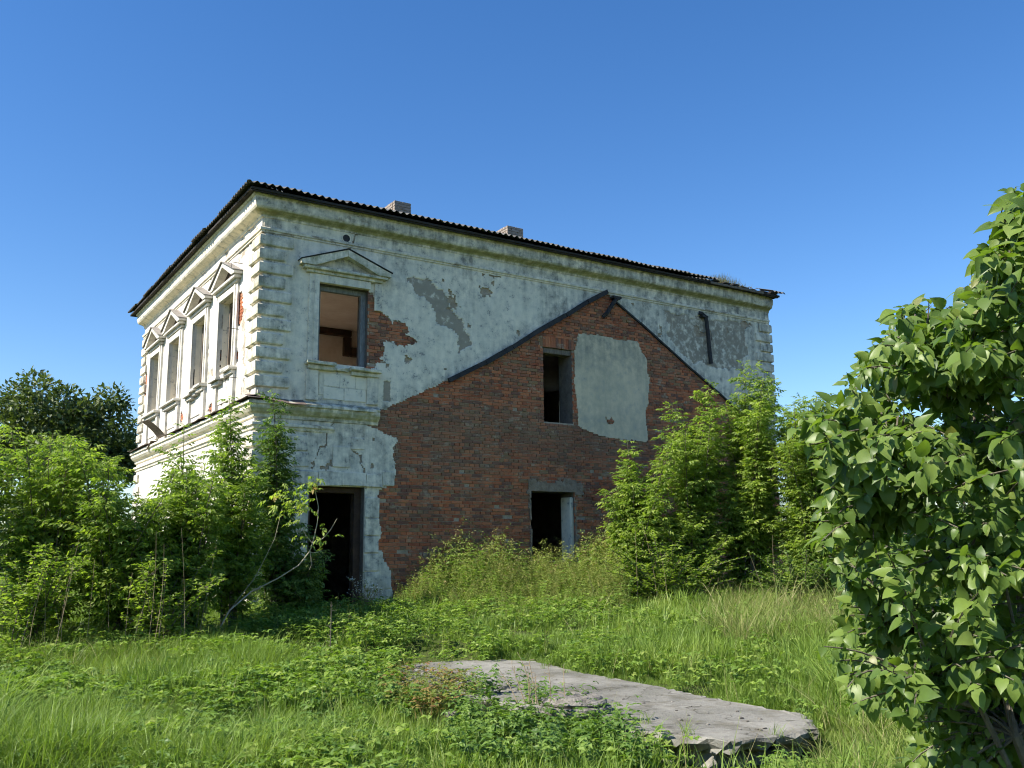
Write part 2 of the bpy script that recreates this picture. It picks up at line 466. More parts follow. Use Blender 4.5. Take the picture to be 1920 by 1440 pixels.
CRACKS = [[(2.05, 7.9), (1.99, 7.86), (1.9, 7.53), (1.8, 7.37)],
          [(1.78, 3.9), (1.64, 3.76), (1.56, 3.67), (1.46, 3.55), (1.47, 3.39), (1.48, 3.25), (1.34, 3.23), (1.28, 3.11), (1.23, 2.97), (1.17, 2.81), (1.11, 2.7), (1.1, 2.42)],
          [(2.04, 3.13), (2.21, 3.1), (2.24, 2.89), (2.31, 2.79), (2.35, 2.63), (2.36, 2.42)]]
RAKE = [(2.75, 4.09), (4.43, 4.94), (5.27, 5.39), (6.01, 5.83), (6.79, 6.34), (7.6, 6.82), (8.28, 7.26), (8.98, 7.60), (9.16, 7.42), (10.04, 6.94), (10.94, 6.4), (11.88, 5.84), (12.65, 5.4), (13.44, 4.94), (14.95, 4.05), (15.2, 4.0)]
_re = np.array(PL_EDGE)[::-1]
_rk = np.array(RAKE)

def in_brick(u, z, amt=1.):
    nz = (fbm(u * 3.1, z * 3.1, 4, 1) - .5) * amt
    low = u > np.interp(z, _re[:, 1], _re[:, 0]) + nz * .38
    high = (u > 2.7) & (z < np.interp(u, _rk[:, 0], _rk[:, 1]) + nz * .07)
    return np.where(z < 4.09, low, high)

def in_patch(u, z, amt=1.):
    n1 = (fbm(u * 5, z * 5, 3, 2) - .5) * .22 * amt; n2 = (fbm(u * 5, z * 5, 3, 3) - .5) * .22 * amt
    return inpoly(u + n1, z + n2, BRICKPATCH)

def wall_core(name, fm, u0, u1, z0, z1, opens, mats):
    us = sorted({u0, u1} | {v for o in opens for v in o[:2]})
    zs = sorted({z0, z1} | {min(max(v, z0), z1) for o in opens for v in o[2:]})
    def solid(i, j):
        if i < 0 or j < 0 or i >= len(us) - 1 or j >= len(zs) - 1: return None
        a, b = (us[i] + us[i + 1]) / 2, (zs[j] + zs[j + 1]) / 2
        return not any(o[0] < a < o[1] and o[2] < b < o[3] for o in opens)
    v = []; f = []; mi = []
    def quad(pts, m):
        b = len(v); v.extend(fm(*p) for p in pts); f.append((b, b + 1, b + 2, b + 3)); mi.append(m)
    for i in range(len(us) - 1):
        for j in range(len(zs) - 1):
            if not solid(i, j): continue
            a, b, c, d = us[i], us[i + 1], zs[j], zs[j + 1]
            quad([(a, 0, c), (b, 0, c), (b, 0, d), (a, 0, d)], 0)
            quad([(a, -TH, c), (a, -TH, d), (b, -TH, d), (b, -TH, c)], 2)
            for di, dj, e in ((-1, 0, [(a, c), (a, d)]), (1, 0, [(b, d), (b, c)]), (0, -1, [(b, c), (a, c)]), (0, 1, [(a, d), (b, d)])):
                s = solid(i + di, j + dj)
                if s is not True:
                    quad([(e[0][0], 0, e[0][1]), (e[0][0], -TH, e[0][1]), (e[1][0], -TH, e[1][1]), (e[1][0], 0, e[1][1])], 1 if s is False else 0)
    me = bpy.data.meshes.new(name)
    me.from_pydata(v, [], f)
    for m in mats: me.materials.append(m)
    me.polygons.foreach_set('material_index', mi)
    bm = bmesh.new(); bm.from_mesh(me)
    bmesh.ops.remove_doubles(bm, verts=bm.verts, dist=1e-4)
    bmesh.ops.recalc_face_normals(bm, faces=bm.faces)
    bm.to_mesh(me); bm.free()
    return link(bpy.data.objects.new(name, me), house)

ZT = 8.2
wall_front = wall_core('wall', f_front, 0, WX, -.4, ZT, FRONT_OPEN, [MT['mortar'], MT['core'], MT['ochre']])
wall_left = wall_core('wall', f_left, TH, DY - TH, -.4, ZT, LEFT_OPEN, [MT['core'], MT['plaster'], MT['ochre']])
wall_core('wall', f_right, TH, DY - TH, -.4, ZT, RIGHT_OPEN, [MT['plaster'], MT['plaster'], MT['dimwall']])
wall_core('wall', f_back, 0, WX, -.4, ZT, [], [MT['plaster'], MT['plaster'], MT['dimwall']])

def lines(a, b, step, extra):
    n = max(1, int(round((b - a) / step)))
    g = list(np.linspace(a, b, n + 1))
    for e in extra:
        if a < e < b:
            k = int(np.argmin(np.abs(np.array(g) - e)))
            if 0 < k < len(g) - 1: g[k] = e
    return sorted(set(g))

def plaster_sheet(name, fm, us, zs, rag, crisp, out, mat, parent, attrf, flip=False, jit=.3, wob=.006, skirt=0.0):
    us = np.array(us); zs = np.array(zs); nu, nz = len(us), len(zs)
    U, Z = np.meshgrid(us, zs)
    uc = (us[:-1] + us[1:]) / 2; zc = (zs[:-1] + zs[1:]) / 2
    UC, ZC = np.meshgrid(uc, zc)
    cr = crisp(UC, ZC); rg = rag(UC, ZC)
    keep = ~(cr | rg)
    fixed = np.zeros((nz, nu), bool)
    fixed[0] = fixed[-1] = True; fixed[:, 0] = fixed[:, -1] = True
    for a in (0, 1):
        for b in (0, 1):
            fixed[a:nz - 1 + a, b:nu - 1 + b] |= cr
    du = np.gradient(us)[None, :]; dz = np.gradient(zs)[:, None]
    ju = rng.uniform(-jit, jit, U.shape) * du * ~fixed; jz = rng.uniform(-jit, jit, U.shape) * dz * ~fixed
    U2, Z2 = U + ju, Z + jz
    O = out + (fbm(U * 1.7, Z * 1.7, 4, 8) - .5) * wob * 2 
    at_ = attrf(U, Z)
    O = O - .016 * np.clip((at_['bare'] - .35) / .2, 0, 1)
    V = np.empty((nz * nu * 2, 3))
    a = np.array(fm(0, 1, 0), float) - np.array(fm(0, 0, 0), float)
    bu = np.array(fm(1, 0, 0), float) - np.array(fm(0, 0, 0), float); o0 = np.array(fm(0, 0, 0), float)
    base = o0 + U2.ravel()[:, None] * bu + Z2.ravel()[:, None] * np.array([0, 0, 1.])
    V[:nz * nu] = base + O.ravel()[:, None] * a
    V[nz * nu:] = base + skirt * a
    jj, ii = np.nonzero(keep)
    q = jj * nu + ii
    F = [np.stack([q, q + 1, q + nu + 1, q + nu], 1)]
    B = nz * nu
    kp = np.pad(keep, 1)
    for (dj, di, e0, e1) in ((0, -1, nu, 0), (0, 1, 1, nu + 1), (-1, 0, 0, 1), (1, 0, nu + 1, nu)):
        nb = kp[1 + dj:1 + dj + keep.shape[0], 1 + di:1 + di + keep.shape[1]]
        j2, i2 = np.nonzero(keep & ~nb)
        q2 = j2 * nu + i2
        F.append(np.stack([q2 + e1, q2 + e0, q2 + e0 + B, q2 + e1 + B], 1))
    F = np.concatenate(F)
    if flip: F = F[:, ::-1]
    used = np.unique(F); mp = np.zeros(len(V), int); mp[used] = np.arange(len(used))
    at2 = {k: np.tile(v.ravel(), 2)[used] for k, v in at_.items()}
    return link(bpy.data.objects.new(name, fast_mesh(name, V[used], mp[F], mat, attrs=at2)), parent)

def crisp_of(opens):
    def f(u, z):
        r = np.zeros(u.shape, bool)
        for o in opens: r |= (u > o[0]) & (u < o[1]) & (z > o[2]) & (z < o[3])
        return r
    return f

def front_rag(u, z):
    r = in_brick(u, z) | in_patch(u, z)
    for c in CRACKS:
        jig = (fbm(u * 9, z * 9, 2, 6) - .5) * .07
        r |= seg_dist(u + jig, z - jig, c) < .011 + .012 * (vnoise(z * 4, u * 3))
    fl = fbm(u * 2.2, z * 2.2, 5, 12)
    r |= (fl > .765) & (z < 7.5)
    return r

def front_attr(u, z):
    w1 = (fbm(u * 3, z * 3, 3, 21) - .5) * .35; w2 = (fbm(u * 3, z * 3, 3, 22) - .5) * .35
    bare = inpoly(u + w1, z + w2, BARE1) * .75 + inpoly(u + w1, z + w2, BARE2) * .62
    bare = np.maximum(bare, ((u > 2.73) & (u < 2.89) & (z > 4.25) & (z < 4.72)) * .8)
    rk = np.interp(u, _rk[:, 0], _rk[:, 1])
    near = np.clip(1 - (z - rk) / .5, 0, 1) * (u > 2.7) * (z > 4.0)
    stain = .15 + .5 * near + .5 * np.clip(1 - u / .9, 0, 1) + .55 * np.clip(1 - (z - 4.1) / .35, 0, 1) * (z > 4.1) * (u < 3)
    stain += .35 * (z < 4) + .35 * np.clip((u - 11) / 2.5, 0, 1) + .25 * np.clip((z - 7.2) / .5, 0, 1)
    run = np.clip((fbm(u * 3.2, z * .25, 3, 28) - .5) * 5, 0, 1)
    stain = stain + .6 * run * np.clip(1 - (7.5 - z) / (1.0 + 1.2 * fbm(u * 2, 0 * u, 2, 29)), 0, 1) + .55 * run * np.clip(1 - (4.8 - z) / .6, 0, 1) * (z < 4.8) * (u > .9) * (u < 2.8)
    stain = np.clip(stain * (.5 + fbm(u, z, 3, 25)), 0, 1)
    moss = .42 * np.clip(1 - np.abs(z - 3.95) / .35, 0, 1) * (u < 3) + .25 * np.clip(1 - np.abs(z - 7.45) / .12, 0, 1)
    moss += .22 * (u < 3) * (z < 4) + .3 * near * (fbm(u * 2, z * 2, 3, 44) - .2)
    return {'bare': bare, 'stain': stain, 'moss': moss}

us = lines(0, 3.6, .028, [o for w in (DOOR, WIN) for o in w[:2]]) + lines(3.6, WX, .05, [GWIN[0], GWIN[1], LWIN[0], LWIN[1]])[1:]
zs = lines(-.3, 7.95, .034, [o for w in FRONT_OPEN for o in w[2:]])
plaster_sheet('plaster_coat', f_front, us, zs, front_rag, crisp_of(FRONT_OPEN), .036, MT['plaster'], wall_front, front_attr)['label'] = 'flaking white and pale blue plaster over brick'

def left_rag(u, z):
    r = np.zeros(u.shape, bool)
    for (cu, cz, a, b) in ((1.28, 6.25, .22, .42), (2.80, 5.42, .14, .42), (1.35, 5.25, .08, .16), (4.95, 5.3, .10, .35), (10.4, 6.0, .2, .4), (3.2, 4.35, .3, .12), (5.9, 4.5, .12, .2)):
        n = (fbm(u * 6, z * 6, 3, 31) - .5) * 1.4
        r |= ((u - cu) / a) ** 2 + ((z - cz) / b) ** 2 < .8 + n
    return r

def left_attr(u, z):
    n = fbm(u * 1.2, z * 1.2, 4, 33)
    return {'bare': .55 * (fbm(u * 2.5, z * 2.5, 4, 34) > .63) * np.clip(1.3 - u / 9, .4, 1), 'stain': np.clip((n - .42) * 1.2, 0, .35), 'moss': 0 * u}

plaster_sheet('plaster_coat', f_left, lines(0, DY, .06, [v for o in LEFT_OPEN for v in o[:2]]), lines(-.3, 7.95, .05, [v for o in LEFT_OPEN for v in o[2:]]),
              left_rag, crisp_of(LEFT_OPEN), .036, MT['plaster_left'], wall_left, left_attr, flip=True)['label'] = 'sunlit white limewashed plaster'

# cement patch on the gable and tan smears round the lower window
def gp_rag(u, z):
    n1 = (fbm(u * 4, z * 4, 5, 51) - .5) * .10; n2 = (fbm(u * 4, z * 4, 5, 52) - .5) * .10
    hole = ((u - 8.95) / .2) ** 2 + ((z - 4.27) / .13) ** 2 < .5 + (fbm(u * 9, z * 9, 3, 53) - .5) * 2.2
    return ~inpoly(u + n1, z + n2, GPATCH) | hole
def gp_attr(u, z):
    return {'bare': 0 * u, 'stain': np.clip(.45 * np.clip((z - 5.3) / .9, 0, 1) + .25 * fbm(u * 1.3, z * 1.3, 3, 55), 0, 1), 'moss': .12 + 0 * u}
plaster_sheet('cement_patch', f_front, lines(7.8, 10.4, .035, []), lines(3.7, 6.6, .035, []), gp_rag, crisp_of([GWIN]), .034, MT['cement'], wall_front, gp_attr)['label'] = 'grey green cement patch on the brick gable'
def lw_rag(u, z):
    n = (fbm(u * 7, z * 7, 4, 57) - .5)
    top = (z > 2.40) & (z < 2.72 + n * .25) & (u > 6.42 + n * .2) & (u < 7.98 + n * .3)
    side = ((u < 6.52) & (u > 6.47 + n * .14) | (u > 7.78) & (u < 7.82 + n * .25)) & (z < 2.5)
    return ~(top | side)
plaster_sheet('window_render', f_front, lines(6.2, 8.2, .03, [6.51, 7.78]), lines(.6, 2.9, .03, [2.46]), lw_rag, crisp_of([LWIN]), .05, MT['tan_render'], wall_front, lambda u, z: {'bare': 0 * u}, wob=.03)

# bricks ------------------------------------------------------------
def brick_field():
    full = {}; stuff_v = []; stuff_f = []; stuff_t = []
    ch = .0757
    cand = []
    for i in range(int(-.1 / ch) - 1, int(7.65 / ch) + 1):
        z0 = i * ch; st = i % 2 == 0
        L = .262 if st else .131
        x = 2.25 + (.0655 if st else 0) + rng.uniform(-.012, .012)
        while x < WX:
            cand.append((x, x + L, z0, st)); x += L
    cand = np.array(cand, float)
    uc = (cand[:, 0] + cand[:, 1]) / 2; zc = cand[:, 2] + ch / 2
    ok = (in_brick(uc - .1, zc) | in_brick(uc + .1, zc) | in_brick(uc, zc - .05) | in_patch(uc, zc) | in_patch(uc - .1, zc) | in_patch(uc + .1, zc) | in_patch(uc, zc + .05) | in_patch(uc, zc - .05))
    ok &= (zc < np.interp(uc, _rk[:, 0], _rk[:, 1]) + .02) | in_patch(uc, zc) | in_patch(uc - .1, zc) | in_patch(uc + .1, zc) | (zc < 4.1)
    cand = cand[ok]
    missing = rng.random(len(cand)) < .009
    objs = []; loose = []
    for k, (a, b, z, st) in enumerate(cand):
        if missing[k]: continue
        cut = False
        a += .006; b -= .006; z0 = z + .0065; z1 = z + ch - .0065
        for o in FRONT_OPEN + [(6.85, 7.88, 5.95, 6.22)]:
            if z1 > o[2] + .01 and z0 < o[3] - .01 and b > o[0] and a < o[1]:
                cut = True
                if a < o[0]: b = min(b, o[0] + .004)
                elif b > o[1]: a = max(a, o[1] - .004)
                else: a = b
        if b - a < .035: continue
        b = min(b, WX - .005)
        if cut or b - a < (.24 if st else .11): loose.append((a, b, z0, z1))
        else: objs.append((a, b, z0, z1, st))
    def score(o):
        c = np.array([(o[0] + o[1]) / 2, 0, o[2]]) - CAM
        dep = c @ FW
        s = (o[1] - o[0]) / dep ** 2 * abs(c[1]) / dep
        px = 960 + FPX * (c @ RT) / dep; py = 720 - FPX * (c @ UP) / dep
        if py > 985 or (px < 760 and py > 1060): s *= .01
        if inpoly(np.array([o[0] + .1]), np.array([o[2]]), GPATCH)[0]: s = 0
        if px < 742 and (o[2] < 2.2): s *= .4
        return s
    objs.sort(key=score, reverse=True)
    NB = 240
    keep, rest = objs[:NB], objs[NB:]
    var = {}
    for st in (0, 1):
        L = .252 if st else .121
        for t in range(10):
            mb = MB()
            mb.box(-L / 2, L / 2, -.012, .05, -.0313, .0313, bev=.004, jit=.0025)
            me = mb.mesh('brick', MT['brick'])
            a = me.attributes.new('tint', 'FLOAT', 'POINT'); a.data.foreach_set('value', np.full(len(me.vertices), rng.random(), np.float32))
            var[(st, t)] = me
    for a, b, z0, z1, st in keep:
        o = bpy.data.objects.new('brick', var[(int(st), int(rng.integers(10)))])
        o.location = ((a + b) / 2, rng.uniform(-.014, .004), (z0 + z1) / 2)
        o.rotation_euler = (rng.uniform(-.03, .03), rng.uniform(-.012, .012), rng.uniform(-.02, .02))
        o.scale = ((b - a) / (.252 if st else .121), 1, 1)
        link(o, wall_front)
    allr = [r[:4] for r in rest] + loose
    # soldier course over the gable window
    for x in np.arange(6.85, 7.86, .078):
        allr.append((x + .004, x + .074, 5.955, 6.215))
    V = []; F = []; T = []
    for a, b, z0, z1 in allr:
        n = len(V)
        p = -.018 + rng.uniform(-.009, .009); j = lambda: rng.uniform(-.003, .003)
        e = .004
        V += [(a + j(), p, z0 + j()), (b + j(), p + j(), z0 + j()), (b + j(), p, z1 + j()), (a + j(), p + j(), z1 + j())]
        V += [(a - e, .012, z0 - e), (b + e, .012, z0 - e), (b + e, .012, z1 + e), (a - e, .012, z1 + e)]
        F += [(n, n + 1, n + 2, n + 3)] + [(n + i, n + 4 + i, n + 4 + (i + 1) % 4, n + (i + 1) % 4) for i in range(4)]
        T += [rng.random()] * 8
    o = link(bpy.data.objects.new('brickwork', fast_mesh('brickwork', np.array(V), np.array(F), MT['brick'], tint=np.array(T))), wall_front)
    tag(o, 'weathered red brickwork of the exposed gable', kind='stuff')
brick_field()

# little exposed brick areas beside the left windows
def left_bricks():
    V = []; F = []; T = []
    for i in range(int(4.2 / .0757), int(6.8 / .0757)):
        z = i * .0757; L = .262 if i % 2 == 0 else .131
        for x in np.arange(.9 + (i % 2) * .06, 10.9, L):
            if left_rag(np.array([x + L / 2]), np.array([z + .03]))[0] and not any(o[0] - L < x < o[1] and o[2] - .07 < z < o[3] for o in LEFT_OPEN):
                n = len(V); a, b, z0, z1 = x + .005, x + L - .005, z + .005, z + .07; p = -.012
                V += [(p, a, z0), (p, b, z0), (p, b, z1), (p, a, z1), (.02, a, z0), (.02, b, z0), (.02, b, z1), (.02, a, z1)]
                F += [(n + 3, n + 2, n + 1, n)] + [(n + i_, n + (i_ + 1) % 4, n + 4 + (i_ + 1) % 4, n + 4 + i_) for i_ in range(4)]
                T += [rng.random() * .5] * 8
    if V:
        tag(link(bpy.data.objects.new('brickwork', fast_mesh('brickwork', np.array(V), np.array(F), MT['brick'], tint=np.array(T))), wall_left), kind='stuff')
left_bricks()

# mouldings swept round the sunlit corner ---------------------------
def sweep_corner(name, prof, xe, ye, mat, parent=house, step=.12, wob=.008, moss=None, stain=.4, ragx=0., smooth=False, seed=0):
    nf = max(2, int(xe / step)); nl = max(2, int(ye / (step * 1.5)))
    path = [('f', xe - xe * i / nf) for i in range(nf)] + [('c', 0)] + [('l', ye * i / nl) for i in range(1, nl + 1)]
    n = len(prof); V = []; A = {'moss': [], 'stain': [], 'bare': []}
    for k, (s, t) in enumerate(path):
        for m, (o, z) in enumerate(prof):
            w = (float(fbm(t * 2.3 + (50 if s == 'l' else 0), m * .9 + z, 3, seed)) - .5) * 2 * wob * (0 if o < .001 else 1)
            chip = 0
            if s == 'f' and ragx and o > .02 and t > xe - ragx:
                chip = (t - xe + ragx) / ragx * .5 * o * float(vnoise(t * 7, m * 1.3))
            oo = o + w - chip; zz = z + w * .4
            V.append((t, -oo, zz) if s == 'f' else ((-oo, -oo, zz) if s == 'c' else (-oo, t, zz)))
            mm = (moss[m] if moss else 0) * (1. if s != 'l' else .35)
            A['moss'].append(mm * (.75 + .5 * float(fbm(t * .7, m, 3, seed + 4))))
            A['stain'].append(stain * (1 if s != 'l' else .25) * (.4 + 1.1 * float(fbm(t * .8, m * .7, 3, seed + 3))))
            A['bare'].append(.55 * float(fbm(t * 1.1 + 9, m * .4, 4, seed + 7) > .66) * (1 if s != 'l' else .6))
    F = []
    for k in range(len(path) - 1):
        for m in range(n - 1):
            F.append((k * n + m, (k + 1) * n + m, (k + 1) * n + m + 1, k * n + m + 1))
    me = fast_mesh(name, np.array(V), np.array(F), mat, attrs={k: np.array(v) for k, v in A.items()}, smooth=smooth)
    bm = bmesh.new(); bm.from_mesh(me); bm.verts.ensure_lookup_table()
    bm.faces.new([bm.verts[i] for i in range(n)]); bm.faces.new([bm.verts[(len(path) - 1) * n + i] for i in range(n)])
    bmesh.ops.recalc_face_normals(bm, faces=bm.faces)
    bm.to_mesh(me); bm.free()
    return link(bpy.data.objects.new(name, me), parent)

cornice = sweep_corner('cornice', [(0.0, 7.86), (.05, 7.87), (.055, 7.92), (.10, 7.95), (.16, 7.965), (.225, 7.99), (.25, 8.03), (.262, 8.10), (.262, 8.22), (.30, 8.235), (.305, 8.30), (0, 8.32)], 15.02, 11.1, MT['plaster'],
                       moss=[.2, .3, .75, .85, .8, .7, .35, .25, .3, .3, .2, 0], stain=.85, ragx=1.2, seed=1)
cornice['label'] = 'moss streaked plaster cornice under the eaves'
sweep_corner('string_course', [(.03, 7.54), (.055, 7.545), (.06, 7.585), (.085, 7.59), (.09, 7.635), (.075, 7.65), (.03, 7.665)], 14.98, 11.06, MT['plaster'], moss=[.3, .35, .3, .2, .15, .3, .4], stain=.45, wob=.004, seed=2)
belt = sweep_corner('belt_course', [(.03, 3.72), (.07, 3.74), (.08, 3.80), (.14, 3.84), (.185, 3.90), (.19, 3.97), (.225, 3.985), (.225, 4.04), (.03, 4.13)], 2.6, 11.1, MT['plaster'],
                    moss=[.2, .35, .6, .75, .8, .5, .5, .4, .5], stain=.9, ragx=1.1, seed=3)
sweep_corner('string_course', [(.03, 3.50), (.06, 3.51), (.075, 3.56), (.105, 3.58), (.105, 3.63), (.03, 3.655)], 1.62, 11.06, MT['plaster'], moss=[.3, .45, .5, .3, .3, .4], stain=.6, wob=.005, ragx=.5, seed=4)

# quoins
def quoin(a, b, z0, z1, out=.085):
    mb = MB(); vs = []
    for (z, e) in ((z0, .022), (z0 + .022, 0), (z1 - .022, 0), (z1, .022)):
        o = out - e
        P = [(-o, -o), (a - e, -o), (a - e, .02), (.02, .02), (.02, b - e), (-o, b - e)]
        vs += [(x + rng.normal(0, .003), y + rng.normal(0, .003), z + rng.normal(0, .002)) for x, y in P]
    fs = [(5, 4, 3, 2, 1, 0), (18, 19, 20, 21, 22, 23)]
    for r in range(3):
        for i in range(6):
            j = (i + 1) % 6
            fs.append((6 * r + i, 6 * r + j, 6 * r + 6 + j, 6 * r + 6 + i))
    mb.add(vs, fs)
    o = mb.build('quoin', MT['plaster'], house)
    me = o.data
    z = np.array([v.co.z for v in me.vertices])
    for nme, val in (('stain', .3 + .5 * rng.random()), ('moss', None), ('bare', .62 * (rng.random() < .18))):
        at_ = me.attributes.new(nme, 'FLOAT', 'POINT')
        at_.data.foreach_set('value', (np.where((z < z0 + .03), .55, .1) if val is None else np.full(len(z), val)).astype(np.float32))
    return o
z = 7.5; k = 0
while z > 4.35:
    quoin(.62 if k % 2 == 0 else .47, .47 if k % 2 == 0 else .62, z - .235, z); z -= .292; k += 1
z = 3.45; k = 0
while z > .2:
    quoin(.62 if k % 2 == 0 else .47, .47 if k % 2 == 0 else .62, z - .3, z); z -= .36; k += 1
def end_quoins(fm, flip, u1, zlist):
    for k, z in enumerate(zlist):
        w = .62 if k % 2 else .45
        mb = MB(fm); mb.box(u1 - w, u1 + .05, -.02, .085, z - .235, z, bev=.018, jit=.004)
        o = mb.build('quoin', MT['plaster'], house)
        for nme, val in (('stain', .5 + .5 * rng.random()), ('moss', .15)):
            at_ = o.data.attributes.new(nme, 'FLOAT', 'POINT'); at_.data.foreach_set('value', np.full(len(o.data.vertices), val, np.float32))
end_quoins(f_front, False, WX, np.arange(7.5, 4.6, -.292))
end_quoins(f_left, False, DY, np.arange(7.5, 4.35, -.292))
end_quoins(f_left, False, DY, np.arange(3.4, .3, -.36))

# window surrounds with pediments -----------------------------------
def surround(fm, c, zb, zt, hw, pw, mat, broken=False, moss=.35, jag=0, name='window_surround'):
    def att(o, m, s):
        for nme, val in (('stain', s), ('moss', m)):
            a_ = o.data.attributes.new(nme, 'FLOAT', 'POINT'); a_.data.foreach_set('value', np.full(len(o.data.vertices), val, np.float32))
        return o
    j = .003
    mb = MB(fm)
    mb.box(c - hw - .21, c - hw - .005, .03, .085, zb - .02, zt + .17, .008, j)
    mb.box(c - hw - .10, c - hw - .003, .08, .105, zb - .02, zt + .17, .006, j)
    if not broken:
        mb.box(c + hw + .005, c + hw + .21, .03, .085, zb - .02, zt + .17, .008, j)
        mb.box(c + hw + .003, c + hw + .10, .08, .105, zb - .02, zt + .17, .006, j)
    else:
        mb.box(c + hw + .12, c + hw + .28, .03, .085, zb + 1.26, zt + .17, .008, j)
    mb.box(c - hw - .01, c + hw + .01, .03, .10, zt + .004, zt + .17, .008, j)
    sr = att(mb.build(name, mat, house), moss * .4, .35)
    # pediment
    zp = zt + .175; lf = fm is f_left; H = .58 if lf else .55; p2 = pw / 2; T = .10 if lf else .15; fo = .26 if lf else .245
    mb = MB(fm)
    mb.box(c - p2 + .14, c + p2 - .14, .03, .13, zp, zp + .07, .01, j)
    mb.box(c - p2 + .05, c + p2 - .05, .03, .20, zp + .072, zp + .135, .01, j)
    # raking members (solid polygons in u,z extruded along out)
    sl = H - .135
    for s in (-1, 1):
        poly = [(c + s * (p2 + .02), zp + .137), (c + s * (p2 + .02), zp + .137 + T * .55), (c, zp + .137 + sl + T * .25), (c, zp + .137 + sl - T * .75), (c + s * (p2 - (.2 if lf else .28)), zp + .137)]
        n = len(poly)
        vs = [(p[0], .03, p[1]) for p in poly] + [(p[0], .225, p[1]) for p in poly]
        fs = [tuple(range(n)), tuple(range(2 * n - 1, n - 1, -1))] + [(i, (i + 1) % n, n + (i + 1) % n, n + i) for i in range(n)]
        mb.add([tuple(np.array(v) + rng.normal(0, .003, 3)) for v in vs], fs)
    ped = att(mb.build('pediment', mat, sr), moss, .45)
    mb = MB(fm)
    poly = [(c - p2 + .16, zp + .137), (c + p2 - .16, zp + .137), (c, zp + .137 + sl - T * .7)]
    n = 3
    vs = [(p[0], .03, p[1]) for p in poly] + [(p[0], .05, p[1]) for p in poly]
    mb.add(vs, [(0, 1, 2), (5, 4, 3), (0, 1, 4, 3), (1, 2, 5, 4), (2, 0, 3, 5)])
    att(mb.build('tympanum', mat if fm is f_front else MT['beam'], sr), .1, .6)  # left panels coloured dark for bare boards and a deep recess in shade
    mb = MB(fm)
    for s in (-1, 1):
        a = (c + s * (p2 + .04), zp + .14 + T * .55); b = (c, zp + .14 + sl + T * .25 + .01)
        mb.add([(a[0], .02, a[1]), (b[0], .02, b[1]), (b[0], fo, b[1]), (a[0], fo, a[1]),
                (a[0], .02, a[1] + .016), (b[0], .02, b[1] + .016), (b[0], fo + .005, b[1] + .016), (a[0], fo + .005, a[1] + .016)],
               [(0, 1, 2, 3), (7, 6, 5, 4), (0, 1, 5, 4), (1, 2, 6, 5), (2, 3, 7, 6), (3, 0, 4, 7)])
    mb.build('flashing', MT['iron'] if fm is f_front else MT['oldzinc'], sr)
    # sill and apron
    mb = MB(fm)
    L0, L1 = c - hw - .26, c + hw + .26
    cuts = [L0, L1] if not jag else [L0, c - .2, c + .12, L1]
    for i in range(len(cuts) - 1):
        dz = -.05 * i * jag * rng.random()
        if jag and i == 1 and rng.random() < .5: 
            mb.box(cuts[i], cuts[i + 1], .03, .12, zb - .15, zb - .05 + dz, .012, .012); continue
        mb.box(cuts[i] + .004, cuts[i + 1] - .004, .03, .215, zb - .075 + dz, zb - .004 + dz, .012, j + .004 * jag)
        mb.box(cuts[i] + .054, cuts[i + 1] - (.04 if i == len(cuts) - 2 else -.0), .03, .145, zb - .165 + dz, zb - .077 + dz, .012, j)
    att(mb.build('sill', mat, sr), moss, .5)
    mb = MB(fm)
    for s in (-1, 1):
        mb.box(c + s * (hw + .10) - .13, c + s * (hw + .10) + .13, .03, .10, zb - .80, zb - .17, .01, j)
    mb.box(c - hw + .06, c + hw - .06, .03, .055, zb - .68, zb - .22, .008, j)
    att(mb.build('apron', mat, sr), .1, .45)
    return sr

surround(f_front, 1.77, WIN[2], WIN[3], .575, 2.0, MT['plaster'], broken=True, moss=.55, jag=1)
for i, c in enumerate(LC):
    surround(f_left, c, 5.0, 6.67, .54, 1.86, MT['plaster_left'], moss=.15, jag=1 if i in (0, 1) else 0)
# apron blocks along the foot of the front window bay
mb = MB(f_front)
for (a, b, c_, d) in ((1.36, 1.70, 4.47, 4.74), (1.72, 2.05, 4.47, 4.74), (2.07, 2.35, 4.47, 4.74), (1.36, 1.80, 4.20, 4.45), (1.82, 2.30, 4.20, 4.45)):
    mb.box(a, b, .03, .062, c_, d, .008, .003)
ob = mb.build('apron_block', MT['plaster'], house)

# timber window frames
def frame(fm, o, mat, mull=True, sides='lrt', depth=.26, w=.085, transom=None):
    mb = MB(fm); d0, d1 = -depth - .09, -depth
    a, b, z0, z1 = o
    if 'l' in sides: mb.box(a + .004, a + w, d0, d1, z0 + .004, z1 - .004, .006)
    if 'r' in sides: mb.box(b - w, b - .004, d0, d1, z0 + .004, z1 - .004, .006)
    if 't' in sides: mb.box(a + w + .002, b - w - .002, d0, d1, z1 - w, z1 - .004, .006)
    if 'b' in sides: mb.box(a + w + .002, b - w - .002, d0, d1, z0 + .004, z0 + w, .006)
    fr = mb.build('window_frame', mat, house)
    if mull:
        mb = MB(fm); mb.box((a + b) / 2 - .035, (a + b) / 2 + .035, d0 + .01, d1 - .01, z0 + .004, z1 - w - .002, .006)
        mb.build('mullion', mat, fr)
    if transom:
        mb = MB(fm); mb.box(a + w + .002, (a + b) / 2 - .037, d0 + .01, d1 - .01, transom, transom + .06, .006)
        mb.build('transom', mat, fr)
    return fr
frame(f_front, WIN, MT['frame'], False, 'lrt', .12, .115)
